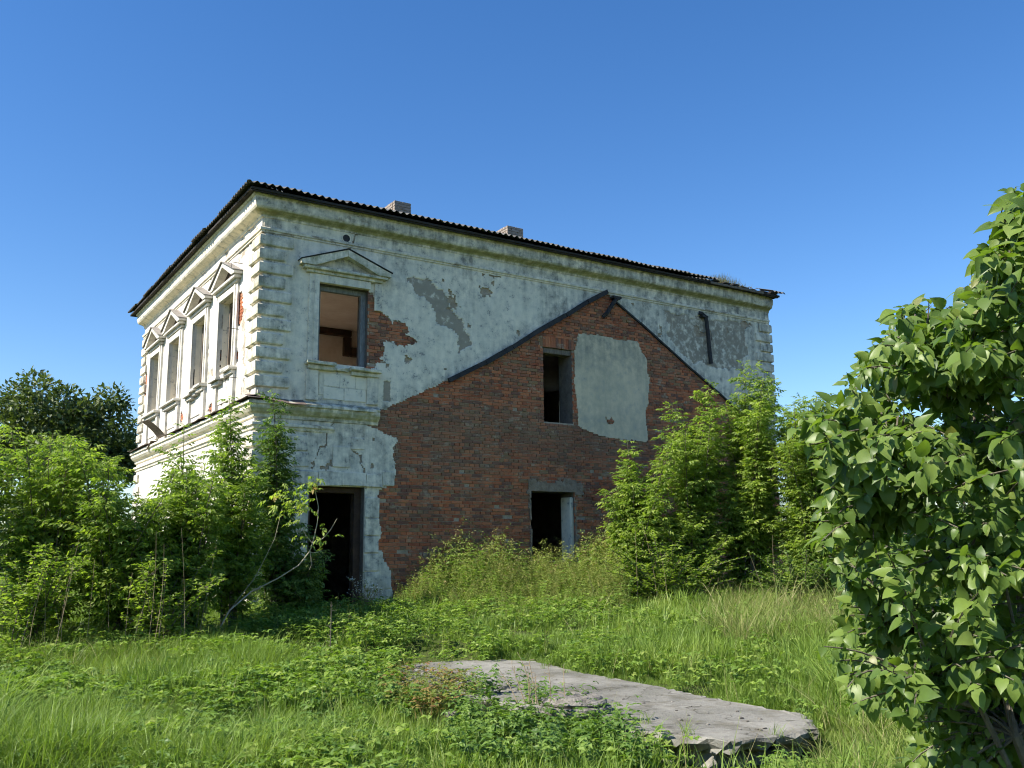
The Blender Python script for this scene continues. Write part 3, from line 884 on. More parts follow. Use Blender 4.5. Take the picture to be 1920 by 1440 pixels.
for i, o in enumerate(LEFT_OPEN[:4]):
    mb = MB(f_left); mb.box(o[1] - .05, o[1] - .004, -.53, -.235, o[2] + .004, o[3] - .004, .006); mb.build('shade_lining', MT['opening_shade'], house)  # added dark boards stand in for the shade deep in the opening
    mb = MB(f_left); mb.box(o[0] + .004, o[1] - .052, -.53, -.235, o[3] - .06, o[3] - .004, .006); mb.build('shade_lining', MT['opening_shade'], house)
    frame(f_left, o, MT['framewood'], i != 2, 'lrt' if i != 2 else 'rt', .13, .08, 6.15 if i == 0 else None)
mb = MB(f_front); mb.box(GWIN[0] - .1, GWIN[1] + .06, -.30, -.035, GWIN[3] - .13, GWIN[3] - .005, .012, .004)
mb.build('lintel', MT['framewood'], wall_front)
mb = MB(f_front); mb.box(LWIN[1] - .10, LWIN[1] - .004, -.42, -.03, LWIN[2], LWIN[3] - .12, .02, .008)
mb.build('plastered_jamb', MT['plaster'], wall_front)

# door surround: worn white blocks
def door_blocks():
    z = 0.02; k = 0
    for (x0, x1, z0, z1, o) in ((2.335, 2.69, -.1, .34, .075), (2.70, 2.98, -.1, .33, .06), (2.335, 2.68, .35, .70, .075), (2.69, 2.95, .345, .60, .055), (2.335, 2.66, .71, 1.06, .07), (2.335, 2.655, 1.07, 1.42, .07),
                                (2.335, 2.66, 1.43, 1.78, .07), (2.34, 2.655, 1.79, 2.22, .07), (2.34, 2.70, 2.42, 2.70, .085), (2.71, 3.0, 2.46, 2.78, .06),
                                (1.30, 1.80, 2.43, 2.72, .08), (1.81, 2.33, 2.43, 2.72, .085), (.78, 1.29, 2.44, 2.72, .08),
                                (.80, 1.105, -.1, .5, .075), (.80, 1.105, .51, 1.0, .07), (.80, 1.105, 1.01, 1.5, .075), (.80, 1.105, 1.51, 2.0, .07), (.80, 1.105, 2.01, 2.42, .075)):
        mb = MB(f_front); mb.box(x0 + .004, x1 - .004, .01, o, z0 + .004, z1 - .004, .014, .006)
        ob_ = mb.build('door_surround_block', MT['plaster'], wall_front)
        for nme, val in (('stain', .35 + .4 * rng.random()), ('moss', .12)):
            a_ = ob_.data.attributes.new(nme, 'FLOAT', 'POINT'); a_.data.foreach_set('value', np.full(len(ob_.data.vertices), val, np.float32))
    # relief panels between lintel and belt
    for (x0, x1, z0, z1, o) in ((.70, 1.06, 3.12, 3.42, .05), (1.60, 1.98, 2.82, 3.24, .05), (.72, 1.08, 2.80, 3.08, .045), (2.0, 2.3, 3.20, 3.44, .045)):
        mb = MB(f_front); mb.box(x0, x1, .02, o + .012, z0, z1, .012, .005)
        ob_ = mb.build('relief_panel', MT['plaster'], wall_front)
        a_ = ob_.data.attributes.new('stain', 'FLOAT', 'POINT'); a_.data.foreach_set('value', np.full(len(ob_.data.vertices), .5, np.float32))
    mb = MB(f_front)
    mb.box(2.18, 2.326, -.34, -.16, -.1, 2.412, .008)
    mb.box(1.116, 1.22, -.34, -.16, -.1, 2.412, .008)
    mb.box(1.222, 2.178, -.34, -.16, 2.30, 2.412, .008)
    mb.build('door_frame', MT['beam'], house)
door_blocks()

# gable scar battens, iron things
def bar_between(mb, p, q, w, h):
    p = np.array(p, float); q = np.array(q, float); t = (q - p) / np.linalg.norm(q - p)
    o = np.array([0, -1., 0]); o = o - t * (o @ t); o /= np.linalg.norm(o); n = np.cross(t, o)
    vs = []
    for e in (p, q):
        for a, b in ((0, -1), (1, -1), (1, 1), (0, 1)):
            vs.append(tuple(e + o * a * w + n * b * h / 2))
    mb.add(vs, [(3, 2, 1, 0), (4, 5, 6, 7), (0, 1, 5, 4), (1, 2, 6, 5), (2, 3, 7, 6), (3, 0, 4, 7)])
pl = [(4.30, 4.86), (5.27, 5.37), (6.01, 5.81), (6.79, 6.32), (7.6, 6.80), (8.28, 7.24), (8.93, 7.60)]
for i in range(len(pl) - 1):
    mb = MB(); bar_between(mb, (pl[i][0], -.02, pl[i][1]), (pl[i + 1][0] - .01, -.02, pl[i + 1][1]), .09 + .008 * (i % 3), .10 + .012 * (i % 2))
    mb.build('batten', MT['timber'], wall_front)
pr = [(9.10, 7.46), (10.04, 6.93), (10.94, 6.39), (11.88, 5.83), (12.65, 5.39), (13.44, 4.93), (14.6, 4.22)]
for i in range(len(pr) - 1):
    mb = MB(); bar_between(mb, (pr[i][0], -.02, pr[i][1]), (pr[i + 1][0] - .01, -.02, pr[i + 1][1]), .045 + .006 * (i % 2), .045)
    mb.build('batten', MT['timber'], wall_front)
mb = MB(); mb.tube([(8.80, -.03, 6.92), (8.86, -.09, 7.0), (9.08, -.14, 7.32), (9.2, -.15, 7.47)], [.05, .055, .055, .06], 8)
mb.box(9.05, 9.3, -.2, -.03, 7.43, 7.5, .01); mb.build('iron_bracket', MT['iron'], wall_front)
mb = MB(); mb.tube([(12.18, -.04, 7.49), (12.25, -.10, 7.46), (12.36, -.12, 7.38), (12.39, -.12, 7.2), (12.44, -.11, 6.6), (12.49, -.10, 6.09)], .055, 8)
mb.box(12.2, 12.42, -.16, -.03, 7.36, 7.42, .008); mb.build('downpipe', MT['iron'], house)
# vent in the frieze
mb = MB()
n = 16
vs = []; fs = []
for r, y in ((.115, -.038), (.11, -.055), (.085, -.055), (.08, -.02)):
    vs += [(1.79 + r * math.cos(2 * math.pi * i / n), y, 7.735 + r * math.sin(2 * math.pi * i / n)) for i in range(n)]
for q in range(3):
    for i in range(n): fs.append((q * n + i, q * n + (i + 1) % n, (q + 1) * n + (i + 1) % n, (q + 1) * n + i))
mb.add(vs, fs)
vent = mb.build('vent_ring', MT['plaster'], wall_front, recalc=False)
mb = MB(); mb.add([(1.79 + .083 * math.cos(2 * math.pi * i / n), -.041, 7.735 + .083 * math.sin(2 * math.pi * i / n)) for i in range(n)] + [(1.79 + .083 * math.cos(2 * math.pi * i / n), -.037, 7.735 + .083 * math.sin(2 * math.pi * i / n)) for i in range(n)],
                  [tuple(range(n)), tuple(range(n, 2 * n))] + [(i, (i + 1) % n, n + (i + 1) % n, n + i) for i in range(n)])
mb.build('vent_dark_disc', MT['iron'], wall_front)  # flat black disc paints the darkness of an open vent

# sheet metal on the belt course
def sheet(name, pts, mat, parent, th=.008):
    """grid of points rows x cols -> thin solid"""
    A = np.array(pts, float); r, c, _ = A.shape
    V = np.concatenate([A.reshape(-1, 3), A.reshape(-1, 3) + [0, 0, th]])
    n = r * c; F = []
    for i in range(r - 1):
        for j in range(c - 1):
            q = i * c + j
            F += [(q, q + 1, q + c + 1, q + c), (n + q, n + q + c, n + q + c + 1, n + q + 1)]
    ring = [j for j in range(c)] + [i * c + c - 1 for i in range(1, r)] + [(r - 1) * c + j for j in range(c - 2, -1, -1)] + [i * c for i in range(r - 2, 0, -1)]
    for a, b in zip(ring, ring[1:] + ring[:1]): F.append((a, b, n + b, n + a))
    mb = MB(); mb.add([tuple(v) for v in V], F)
    return mb.build(name, mat, parent)
y = -.24
while y < 11.0:
    L = rng.uniform(.85, 1.25); y1 = min(y + L, 11.2)
    if not (7.3 < y + L / 2 < 9.0):
        lift = rng.uniform(0, .05, 3)
        sheet('flashing_sheet', [[(-.02 - .27 * t, y + (y1 - y - .012) * s, 4.155 - .10 * t + lift[0] * t * s + lift[1] * t * (1 - s) + rng.normal(0, .006)) for s in (0, .33, .66, 1)] for t in (0, .55, 1)], MT['rust'], belt)
    y = y1
sheet('flashing_sheet', [[(-.25 + 1.18 * s, -.02 - .27 * t, 4.165 - (.09 + .05 * s) * t - .03 * s + .02 * math.sin(7 * s)) for s in (0, .25, .5, .75, 1)] for t in (0, .55, 1)], MT['rust'], belt)
sheet('bent_metal_sheet', [[(-.10 - .52 * t, 7.2 + .80 * s - .25 * t, 4.16 + .34 * t + .05 * t * s + .05 * math.sin(3 * t)) for s in (0, .5, 1)] for t in (0, .35, .7, 1)], MT['rust'], belt)['label'] = 'rusty metal sheet bent up off the belt course'
sheet('bent_metal_sheet', [[(-.06 - .2 * t, 8.2 + .6 * s, 4.12 - .22 * t * s) for s in (0, .5, 1)] for t in (0, .5, 1)], MT['rust'], belt)
# small hooks on the left face
for (yy, zz) in ((1.3, 5.78), (1.25, 4.72), (1.2, 7.2)):
    mb = MB(); mb.tube([(-.03, yy, zz), (-.28, yy - .02, zz), (-.29, yy - .02, zz - .13)], .008, 5); mb.build('wire_hook', MT['iron'], wall_left)

# interior
mb = MB(); mb.box(TH, WX - TH, TH, DY - TH, 7.02, 7.12); mb.build('ceiling', MT['ochre'], house)
mb = MB(); mb.box(TH, WX - TH, TH, DY - TH, 3.72, 3.95); mb.build('floor', MT['boards'], house)
mb = MB(); mb.box(TH, 6.2, 5.0, 5.2, 3.95, 7.02); mb.build('partition', MT['ochre'], house)
mb = MB(); mb.box(6.2, 6.4, TH, 5.2, 3.95, 7.02); mb.build('partition', MT['ochre'], house)
mb = MB(); mb.box(TH, 4.05, 4.85, 4.99, 6.83, 7.01, .02); mb.box(3.85, 4.05, 4.85, 4.99, 6.3, 6.82, .02); mb.box(4.06, 6.2, 4.85, 4.99, 6.3, 6.55, .02)
mb.build('ceiling_beam', MT['beam'], house)
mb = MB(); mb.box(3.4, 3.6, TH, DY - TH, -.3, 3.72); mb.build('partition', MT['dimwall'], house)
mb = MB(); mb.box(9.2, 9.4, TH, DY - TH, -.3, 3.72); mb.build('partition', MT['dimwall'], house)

# roof -------------------------------------------------------------
OV = .47; ZE = 8.36; PITCH = math.tan(math.radians(19.5))
roof = None
def roof_build():
    global roof
    mb = MB()
    # hipped deck under the sheets
    e = OV - .06; zc = ZE - .035; half = (DY + 2 * e) / 2; zr = zc + half * PITCH - .05
    b = [(-e, -e), (WX + .1, -e), (WX + .1, DY + e), (-e, DY + e)]
    r0 = (-e + half, DY / 2); r1 = (WX + .1 - half, DY / 2)
    vs = [(x, y, zc) for x, y in b] + [(r0[0], r0[1], zr), (r1[0], r1[1], zr)] + [(x, y, zc - .05) for x, y in b]
    fs = [(0, 1, 5, 4), (1, 2, 5), (2, 3, 4, 5), (3, 0, 4), (0, 6, 7, 1), (1, 7, 8, 2), (2, 8, 9, 3), (3, 9, 6, 0), (9, 8, 7, 6)]
    mb.add(vs, fs)
    roof = mb.build('roof', MT['roofwood'], house)
    lam = .155; rowl = 1.45; half = (DY + 2 * OV) / 2
    def slope(fm, u0, u1, is_front):
        nsh = int(math.ceil((u1 - u0) / (lam * 7)))
        for s in range(nsh):
            a = u0 + s * lam * 7; b2 = min(a + lam * 7, u1)
            for r in range(5):
                t0 = r * rowl - (.0 if r == 0 else .08); t1 = (r + 1) * rowl + .04
                n = max(2, int(round((b2 - a) / lam * 8)))
                usx = np.linspace(a, b2, n + 1)
                lim = np.minimum(np.minimum(usx - u0, u1 - usx if is_front else usx - usx + 99), half)
                if not is_front: lim = np.minimum(np.minimum(usx - u0, u1 - usx), half)
                lo = np.minimum(t0, lim); hi = np.minimum(t1, lim)
                if (hi - lo).max() < .1: continue
                if is_front and r == 0 and 12.35 < (a + b2) / 2 < 14.6: continue
                tilt = rng.uniform(-.02, .02); sh = rng.choice([rng.uniform(-.03, .03), rng.uniform(-.09, .07)], p=[.7, .3]) if r == 0 else 0
                V = []
                for th in (0, .009):
                    for (tt, k) in ((lo, 0), (hi, 1)):
                        for i, u in enumerate(usx):
                            w = .026 * math.cos(2 * math.pi * (u - u0) / lam)
                            tv = tt[i] + (sh if (k == 0 and tt[i] > 0 or r == 0 and k == 0) else 0)
                            V.append(fm(u, tv, ZE + .03 + tv * PITCH + w + th + tilt * (u - a) + (.014 * (1 - k) if r else 0) - .012 * r * 0))
                m = n + 1; F = []
                for i in range(n):
                    F += [(i, m + i, m + i + 1, i + 1), (2 * m + i, 2 * m + i + 1, 3 * m + i + 1, 3 * m + i), (i, i + 1, 2 * m + i + 1, 2 * m + i), (m + i, 3 * m + i, 3 * m + i + 1, m + i + 1)]
                F += [(0, 2 * m, 3 * m, m), (n, m + n, 3 * m + n, 2 * m + n)]
                me = bpy.data.meshes.new('corrugated_sheet'); me.from_pydata(V, [], F); me.materials.append(MT['roof']); me.update()
                link(bpy.data.objects.new('corrugated_sheet', me), roof)
    slope(lambda u, t, z: (u, -OV + t, z), -OV, WX + .25, True)
    slope(lambda u, t, z: (-OV + t, u, z), -OV, DY + OV, False)
    # splintered boards where the sheets are gone
    for i, x in enumerate(np.linspace(12.4, 14.7, 7)):
        mb = MB(); mb.box(x, x + rng.uniform(.18, .34), -.46 + rng.uniform(0, .12), .5, ZE - .02 + rng.uniform(0, .015), ZE + .02, .004, .006)
        mb.build('roof_board', MT['roofwood'], roof)
    mb = MB(); mb.box(12.3, 14.4, -.44, -.36, ZE - .10, ZE - .035, .006, .006); mb.build('roof_board', MT['framewood'], roof)
    # board behind the eave
    mb = MB(); mb.box(-.40, 15.05, -.385, -.345, ZE - .115, ZE - .045); mb.build('eaves_board', MT['roofwood'], roof)
roof_build()
def roof_grass():
    r = np.random.default_rng(8); V = []; F = []; T = []
    for i in range(420):
        x = 13.0 + r.normal(0, .42) ; y = -.42 + r.uniform(0, .3); hh = r.uniform(.10, .38) * math.exp(-((x - 13.0) / .8) ** 2); p = np.array([x, y, ZE + .01]); t = p + [r.normal(0, .08), r.normal(0, .06), hh]
        b = len(V); V += [p - [.007, 0, 0], p + [.007, 0, 0], t]; F.append((b, b + 1, b + 2)); T += [.3 + .2 * r.random()] * 3
    tag(link(bpy.data.objects.new('roof_grass', fast_mesh('roof_grass', np.array(V), np.array(F), MT['drygrass'], tint=np.array(T))), roof), 'dry grass sprouting on the broken eave', kind='stuff')
roof_grass()
def chimney(x0, x1, y0, y1, zt):
    zb = ZE + (y0 + OV) * PITCH - .2
    mb = MB(); mb.box(x0 + .015, x1 - .015, y0 + .015, y1 - .015, zb, zt - .02); ch = mb.build('chimney', MT['mortar'], house)
    h = .078; L = (x1 - x0) / 2; Ly = (y1 - y0) / 2.5
    zc = zt; r = 0
    while zc > zt - .6:
        ho = L / 2 * (r % 2)
        xs_ = [x0] + [x for x in (x0 + L - ho, x0 + 2 * L - ho) if x0 + .05 < x < x1 - .02] + [x1]
        ys_ = [y0 + .12] + [y for y in np.arange(y0 + .12 + Ly * (.5 + .5 * (r % 2)), y1 - .05, Ly)] + [y1]
        for a, b in zip(xs_[:-1], xs_[1:]):
            m = MB(); m.box(a + .006, b - .006, y0 + rng.uniform(-.004, .004), y0 + .11, zc - h + .006, zc - .005, .004, .002); m.build('brick', MT['chimney'], ch)
        for a, b in zip(ys_[:-1], ys_[1:]):
            m = MB(); m.box(x0 + rng.uniform(-.004, .004), x0 + .11, a + .006, b - .006, zc - h + .006, zc - .005, .004, .002); m.build('brick', MT['chimney'], ch)
        zc -= h; r += 1
    return ch
chimney(4.62, 5.12, 3.5, 4.2, 10.40)
chimney(8.22, 8.78, 3.5, 4.2, 10.38)

# ------------------------------------------------------------------ vegetation helpers
def norm(a):
    return a / (np.linalg.norm(a, axis=-1, keepdims=True) + 1e-9)

def place(tmplV, tmplF, pos, X, upv, scl, tint, roll=None):
    """copies of a leaf template: x axis along X, z towards upv"""
    X = norm(X); Y = norm(np.cross(upv, X)); Z = np.cross(X, Y)
    if roll is not None:
        c, s = np.cos(roll)[:, None], np.sin(roll)[:, None]
        Y, Z = c * Y + s * Z, -s * Y + c * Z
    t = tmplV[None] * scl[:, None, None]
    V = pos[:, None] + t[..., 0:1] * X[:, None] + t[..., 1:2] * Y[:, None] + t[..., 2:3] * Z[:, None]
    n = len(tmplV)
    F = tmplF[None] + (np.arange(len(pos)) * n)[:, None, None]
    return V.reshape(-1, 3), F.reshape(-1, tmplF.shape[1]), np.repeat(tint, n)

def leaflet(L, w, droop=.15, fold=.12):
    V = np.array([(0, 0, 0), (.42 * L, w / 2, fold * w - droop * L * .2), (.42 * L, -w / 2, fold * w - droop * L * .2), (.45 * L, 0, -droop * L * .2), (L, 0, -droop * L)])
    F = np.array([(0, 3, 1), (0, 2, 3), (3, 4, 1), (3, 2, 4)])
    return V, F

def compound_leaf(seed):
    r = np.random.default_rng(seed)
    V = []; F = []; n = 0
    def put(base, yaw, pitch, L, w):
        nonlocal n
        v, f = leaflet(L, w, .25)
        cp, sp = math.cos(pitch), math.sin(pitch)
        v = np.stack([v[:, 0] * cp - v[:, 2] * sp, v[:, 1], v[:, 0] * sp + v[:, 2] * cp], 1)
        cy, sy = math.cos(yaw), math.sin(yaw)
        v = np.stack([v[:, 0] * cy - v[:, 1] * sy, v[:, 0] * sy + v[:, 1] * cy, v[:, 2]], 1)
        V.append(v + base); F.append(f + n); n += len(v)
    for x in (.085, .14):
        for s in (-1, 1):
            put(np.array([x, 0, -.35 * x * x * 4]), s * r.uniform(.8, 1.15), r.uniform(-.75, -.3), r.uniform(.08, .105), r.uniform(.036, .048))
    put(np.array([.17, 0, -.05]), r.uniform(-.2, .2), r.uniform(-.8, -.4), .115, .055)
    # petiole
    V.append(np.array([(0, .002, 0), (0, -.002, 0), (.17, 0, -.05)])); F.append(np.array([(n, n + 1, n + 2)])); n += 3
    return np.concatenate(V), np.concatenate(F)

COMP = [compound_leaf(s) for s in range(5)]

def bez(a, b, c, n):
    t = np.linspace(0, 1, n)[:, None]
    return (1 - t) ** 2 * a + 2 * t * (1 - t) * b + t * t * c

def shrub(name, base, tips, label, cat, group, leafmat, barkmat=None, side=13, leafgap=.082, lscale=1., seed=0, bare=.25, side_len=.5, tipclump=1., stem_r=.018, kindleaf=None, dead=0):
    r = np.random.default_rng(seed + 100)
    root = empty(name, tuple(base))
    tag(root, label, cat, group)
    base = np.array(base, float)
    stems = MB(); P = []; D = []; Sx = []
    for tip in tips:
        tip = np.array(tip, float) - base
        H = np.linalg.norm(tip)
        b0 = np.array([r.normal(0, .10), r.normal(0, .10), -.05])
        mid = b0 * .5 + tip * .5 + np.array([tip[0] * -.18, tip[1] * -.18, .12 * H]) + r.normal(0, .06, 3)
        pts = bez(b0, mid, tip, 9)
        stems.tube(pts, list(np.linspace(stem_r * (H / 3) ** .6, .004, 9)), 5)
        branches = [(pts, bare, 1.)]
        ns = int(side * max(.4, H / 3))
        for q in range(ns):
            t = r.uniform(bare * .8, .95); k = t * 8; i = int(k); p0 = pts[i] + (pts[min(i + 1, 8)] - pts[i]) * (k - i)
            az = r.uniform(0, 2 * math.pi); L = side_len * (1.15 - t) * r.uniform(.6, 1.3) * (H / 3) ** .5 + .12
            d = np.array([math.cos(az), math.sin(az), r.uniform(.15, .8)]); d /= np.linalg.norm(d)
            p2 = p0 + d * L; p1 = p0 + d * L * .5 + np.array([0, 0, .06 * L])
            bp = bez(p0, p1, p2, 5)
            stems.tube(bp, [.006, .005, .004, .003, .002], 3)
            branches.append((bp, .1, .9))
        for bp, t0, ls in branches:
            seg = np.linalg.norm(np.diff(bp, axis=0), axis=1); cum = np.concatenate([[0], np.cumsum(seg)]); Lt = cum[-1]
            s = t0 * Lt; ph = r.uniform(0, 6.28)
            while s < Lt:
                p = np.array([np.interp(s, cum, bp[:, c]) for c in range(3)])
                u = s / Lt
                for sg in (0, math.pi):
                    az = ph + sg + r.normal(0, .25)
                    P.append(p); D.append((math.cos(az), math.sin(az), .35 + .5 * max(0, u - .8) * 5 * .4 + r.normal(0, .2)))
                    Sx.append(ls * lscale * r.uniform(.7, 1.15) * (1 if u < .85 else .78))
                ph += math.pi / 2; s += leafgap * r.uniform(.75, 1.25)
            for q in range(int(3 * tipclump)):
                az = r.uniform(0, 6.28); P.append(bp[-1]); D.append((math.cos(az), math.sin(az), r.uniform(.1, 1.))); Sx.append(lscale * r.uniform(.5, .85))
    P = np.array(P); D = np.array(D); Sx = np.array(Sx)
    ov = kindleaf or COMP
    Vs = []; Fs = []; Ts = []; n = 0
    which = r.integers(0, len(ov), len(P))
    tt = np.clip(r.beta(1.3, 1.5, len(P)) * .87 + (r.random(len(P)) < .004) * .6, 0, .87)
    for k, (tv, tf) in enumerate(ov):
        m = which == k
        if not m.any(): continue
        v, f, t = place(tv, tf, P[m], D[m], np.array([0, 0, 1.]) + r.normal(0, .25, (m.sum(), 3)), Sx[m], tt[m], r.normal(0, .35, m.sum()))
        Vs.append(v); Fs.append(f + n); Ts.append(t); n += len(v)
    stems.build('stems', barkmat or MT['bark'], root, recalc=False)
    if dead:
        ds = MB(); tp = np.array(tips) - base
        for q in range(dead):
            e = tp[r.integers(len(tp))] * [1.15, 1.15, r.uniform(.8, 1.25)] + r.normal(0, .12, 3); g0 = np.array([e[0] * .75, e[1] * .75, -.05]) + r.normal(0, .1, 3) * [1, 1, 0]
            ds.tube(bez(g0, (g0 + e) / 2 + r.normal(0, .06, 3), e, 6), [.0045, .004, .0038, .003, .0025, .002], 4)
        ds.build('dead_stems', MT['straw'], root, recalc=False)
    o = link(bpy.data.objects.new('foliage', fast_mesh('foliage', np.concatenate(Vs), np.concatenate(Fs), leafmat, tint=np.concatenate(Ts))), root)
    tag(o, kind='stuff')
    return root, len(Vs) and sum(len(f) for f in Fs)

def gpt(px, d):
    """ground point seen in column px at forward distance d"""
    p = at(px, 1100, d)
    return np.array([p[0], p[1], float(ground_z(p[0], p[1]))])

def fill_tips(r, n, x0, x1, top, bot, d0, d1):
    """shoot tips between a contour and a lower limit, in true distance d0..d1"""
    out = []
    xs_, ys_ = zip(*top)
    for i in range(n):
        x = r.uniform(x0, x1); yt = np.interp(x, xs_, ys_)
        u = r.random() ** 1.35
        out.append(at(x, yt + (bot - yt) * u, r.uniform(d0, d1)))
    return out

rv = np.random.default_rng(21)
OVAL = [leaflet(L_, w_, d_, .25) for L_, w_, d_ in ((.085, .055, .25), (.10, .062, .4), (.07, .048, .2), (.11, .06, .35))]
TRI = [0]
def add_shrub(*a, **k):
    TRI[0] += shrub(*a, **k)[1]

LT = [(-200, 800), (0, 800), (60, 835), (110, 815), (150, 835), (200, 860), (250, 915), (295, 915), (330, 860), (345, 830), (380, 890), (405, 860), (430, 775), (455, 850), (490, 880), (512, 765), (530, 870), (550, 960), (620, 1040)]
gl = 'shrubs left of the house'
add_shrub('box_elder_shrub', gpt(-110, 13.2), fill_tips(rv, 22, -230, 40, LT, 1120, 12.4, 14.2), 'box elder shrub cut by the left edge of the photo', 'shrub', gl, MT['elder'], seed=1)
add_shrub('box_elder_shrub', gpt(70, 13.4), fill_tips(rv, 26, -20, 175, LT, 1120, 12.6, 14.4) + [at(20, 800, 13.6), at(100, 812, 13.6), at(140, 830, 13.4)], 'broad box elder shrub below the oak crown, beside the left edge', 'shrub', gl, MT['elder'], seed=2)
add_shrub('box_elder_shrub', gpt(225, 13.4), fill_tips(rv, 34, 140, 330, LT, 1120, 12.5, 14.4) + [at(205, 860, 13.5)], 'low rounded box elder shrub left of the house corner', 'shrub', gl, MT['elder'], seed=3)
add_shrub('box_elder_shrub', gpt(345, 13.8), fill_tips(rv, 28, 265, 425, LT, 1110, 13.0, 14.8) + [at(345, 800, 14.2), at(338, 845, 14.0), at(362, 860, 14.2), at(385, 870, 14.2)], 'box elder shrub with one pointed crown in front of the sunlit wall', 'shrub', gl, MT['elder'], seed=4)
add_shrub('box_elder_shrub', gpt(440, 15.0), fill_tips(rv, 20, 385, 500, LT, 1090, 14.2, 16.0) + [at(430, 748, 15.2), at(424, 785, 15.2), at(437, 800, 15.2), at(412, 835, 15.0), at(450, 845, 15.2)], 'tall box elder shrub just left of the house corner', 'shrub', gl, MT['elder'], seed=5)
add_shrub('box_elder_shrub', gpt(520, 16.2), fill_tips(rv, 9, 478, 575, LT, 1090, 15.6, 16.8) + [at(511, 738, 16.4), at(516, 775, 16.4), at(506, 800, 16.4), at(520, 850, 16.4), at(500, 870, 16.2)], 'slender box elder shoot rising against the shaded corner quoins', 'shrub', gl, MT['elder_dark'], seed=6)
add_shrub('low_shrub', gpt(560, 16.4), [at(rv.uniform(470, 625), rv.uniform(1030, 1120), rv.uniform(15.6, 17)) for i in range(22)], 'dark low shrub crouching at the foot of the doorway', 'shrub', gl, MT['elder_dark'], seed=7, bare=.1, side=12)  # darker leaf colour paints in the shade of the neighbouring shrubs
add_shrub('low_shrub', gpt(300, 12.8), [at(rv.uniform(140, 440), rv.uniform(1030, 1130), rv.uniform(12.2, 13.4)) for i in range(24)], 'low front fringe of the left thicket, above the mown grass', 'shrub', gl, MT['elder'], seed=8, kindleaf=OVAL, leafgap=.048, dead=15, bare=.1, side=11)
add_shrub('low_shrub', gpt(60, 12.4), [at(rv.uniform(-80, 180), rv.uniform(1020, 1140), rv.uniform(11.8, 13.0)) for i in range(22)], 'low leafy fringe in the lower left corner of the thicket', 'shrub', gl, MT['elder'], seed=9, kindleaf=OVAL, leafgap=.048, dead=15, bare=.1, side=11)

RTOP = [(1120, 930), (1150, 900), (1175, 850), (1195, 930), (1235, 880), (1250, 860), (1262, 780), (1290, 800), (1330, 740), (1355, 760), (1395, 703), (1440, 715), (1455, 775), (1500, 748), (1560, 742), (1620, 770), (1800, 760), (2000, 740)]
gr = 'shrubs before the right half of the gable'
add_shrub('box_elder_shrub', gpt(1190, 19.0), fill_tips(rv, 22, 1130, 1265, RTOP, 1110, 18.4, 20.0) + [at(1176, 828, 19.6), at(1180, 850, 19.6), at(1170, 880, 19.6), at(1238, 860, 19.6), at(1230, 885, 19.5), at(1150, 930, 19.4)], 'box elder shrub nearest the lower gable window, with a thin upright shoot', 'shrub', gr, MT['elder'], seed=11, lscale=1.05)
add_shrub('box_elder_shrub', gpt(1300, 19.2), fill_tips(rv, 30, 1235, 1375, RTOP, 1110, 18.4, 20.4) + [at(1260, 758, 20), at(1268, 785, 20), at(1290, 810, 20), at(1330, 718, 20), at(1322, 750, 20), at(1345, 770, 20)], 'box elder shrub with two leaning spires below the gable patch', 'shrub', gr, MT['elder'], seed=12, lscale=1.05)
add_shrub('box_elder_shrub', gpt(1410, 19.4), fill_tips(rv, 32, 1340, 1480, RTOP, 1100, 18.6, 20.6) + [at(1394, 680, 20), at(1405, 705, 20), at(1434, 695, 20), at(1440, 725, 20), at(1380, 740, 20)], 'tallest box elder shrub, reaching up before the right corner of the house', 'shrub', gr, MT['elder'], seed=13, lscale=1.05)
add_shrub('box_elder_shrub', gpt(1520, 18.8), fill_tips(rv, 70, 1440, 1640, RTOP, 1100, 17.8, 20.0) + [at(1470, 770, 19.2), at(1520, 755, 19.2), at(1580, 750, 19), at(1530, 790, 18.8), at(1480, 800, 18.8), at(1500, 747, 19), at(1545, 742, 19)], 'box elder shrub against the sky right of the house corner', 'shrub', gr, MT['elder'], seed=14)
add_shrub('box_elder_shrub', gpt(1650, 18.4), fill_tips(rv, 30, 1570, 1760, RTOP, 1100, 17.4, 20.0), 'box elder shrub mostly behind the lilac', 'shrub', gr, MT['elder'], seed=15)
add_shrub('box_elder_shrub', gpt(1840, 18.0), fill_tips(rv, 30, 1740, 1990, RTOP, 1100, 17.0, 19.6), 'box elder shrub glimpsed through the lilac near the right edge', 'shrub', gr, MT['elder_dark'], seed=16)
add_shrub('low_shrub', gpt(1250, 17.8), [at(rv.uniform(1120, 1400), rv.uniform(1000, 1110), rv.uniform(17.0, 18.6)) for i in range(34)], 'low bright fringe of shrub beside the feathery weeds', 'shrub', gr, MT['elder'], seed=17, kindleaf=OVAL, leafgap=.048, dead=15, bare=.08, side=12)
add_shrub('low_shrub', gpt(1500, 17.2), [at(rv.uniform(1380, 1640), rv.uniform(1010, 1120), rv.uniform(16.6, 18.0)) for i in range(28)], 'low dark fringe of shrub above the straw-coloured grass', 'shrub', gr, MT['elder_dark'], seed=18, kindleaf=OVAL, leafgap=.048, dead=15, bare=.08, side=11)

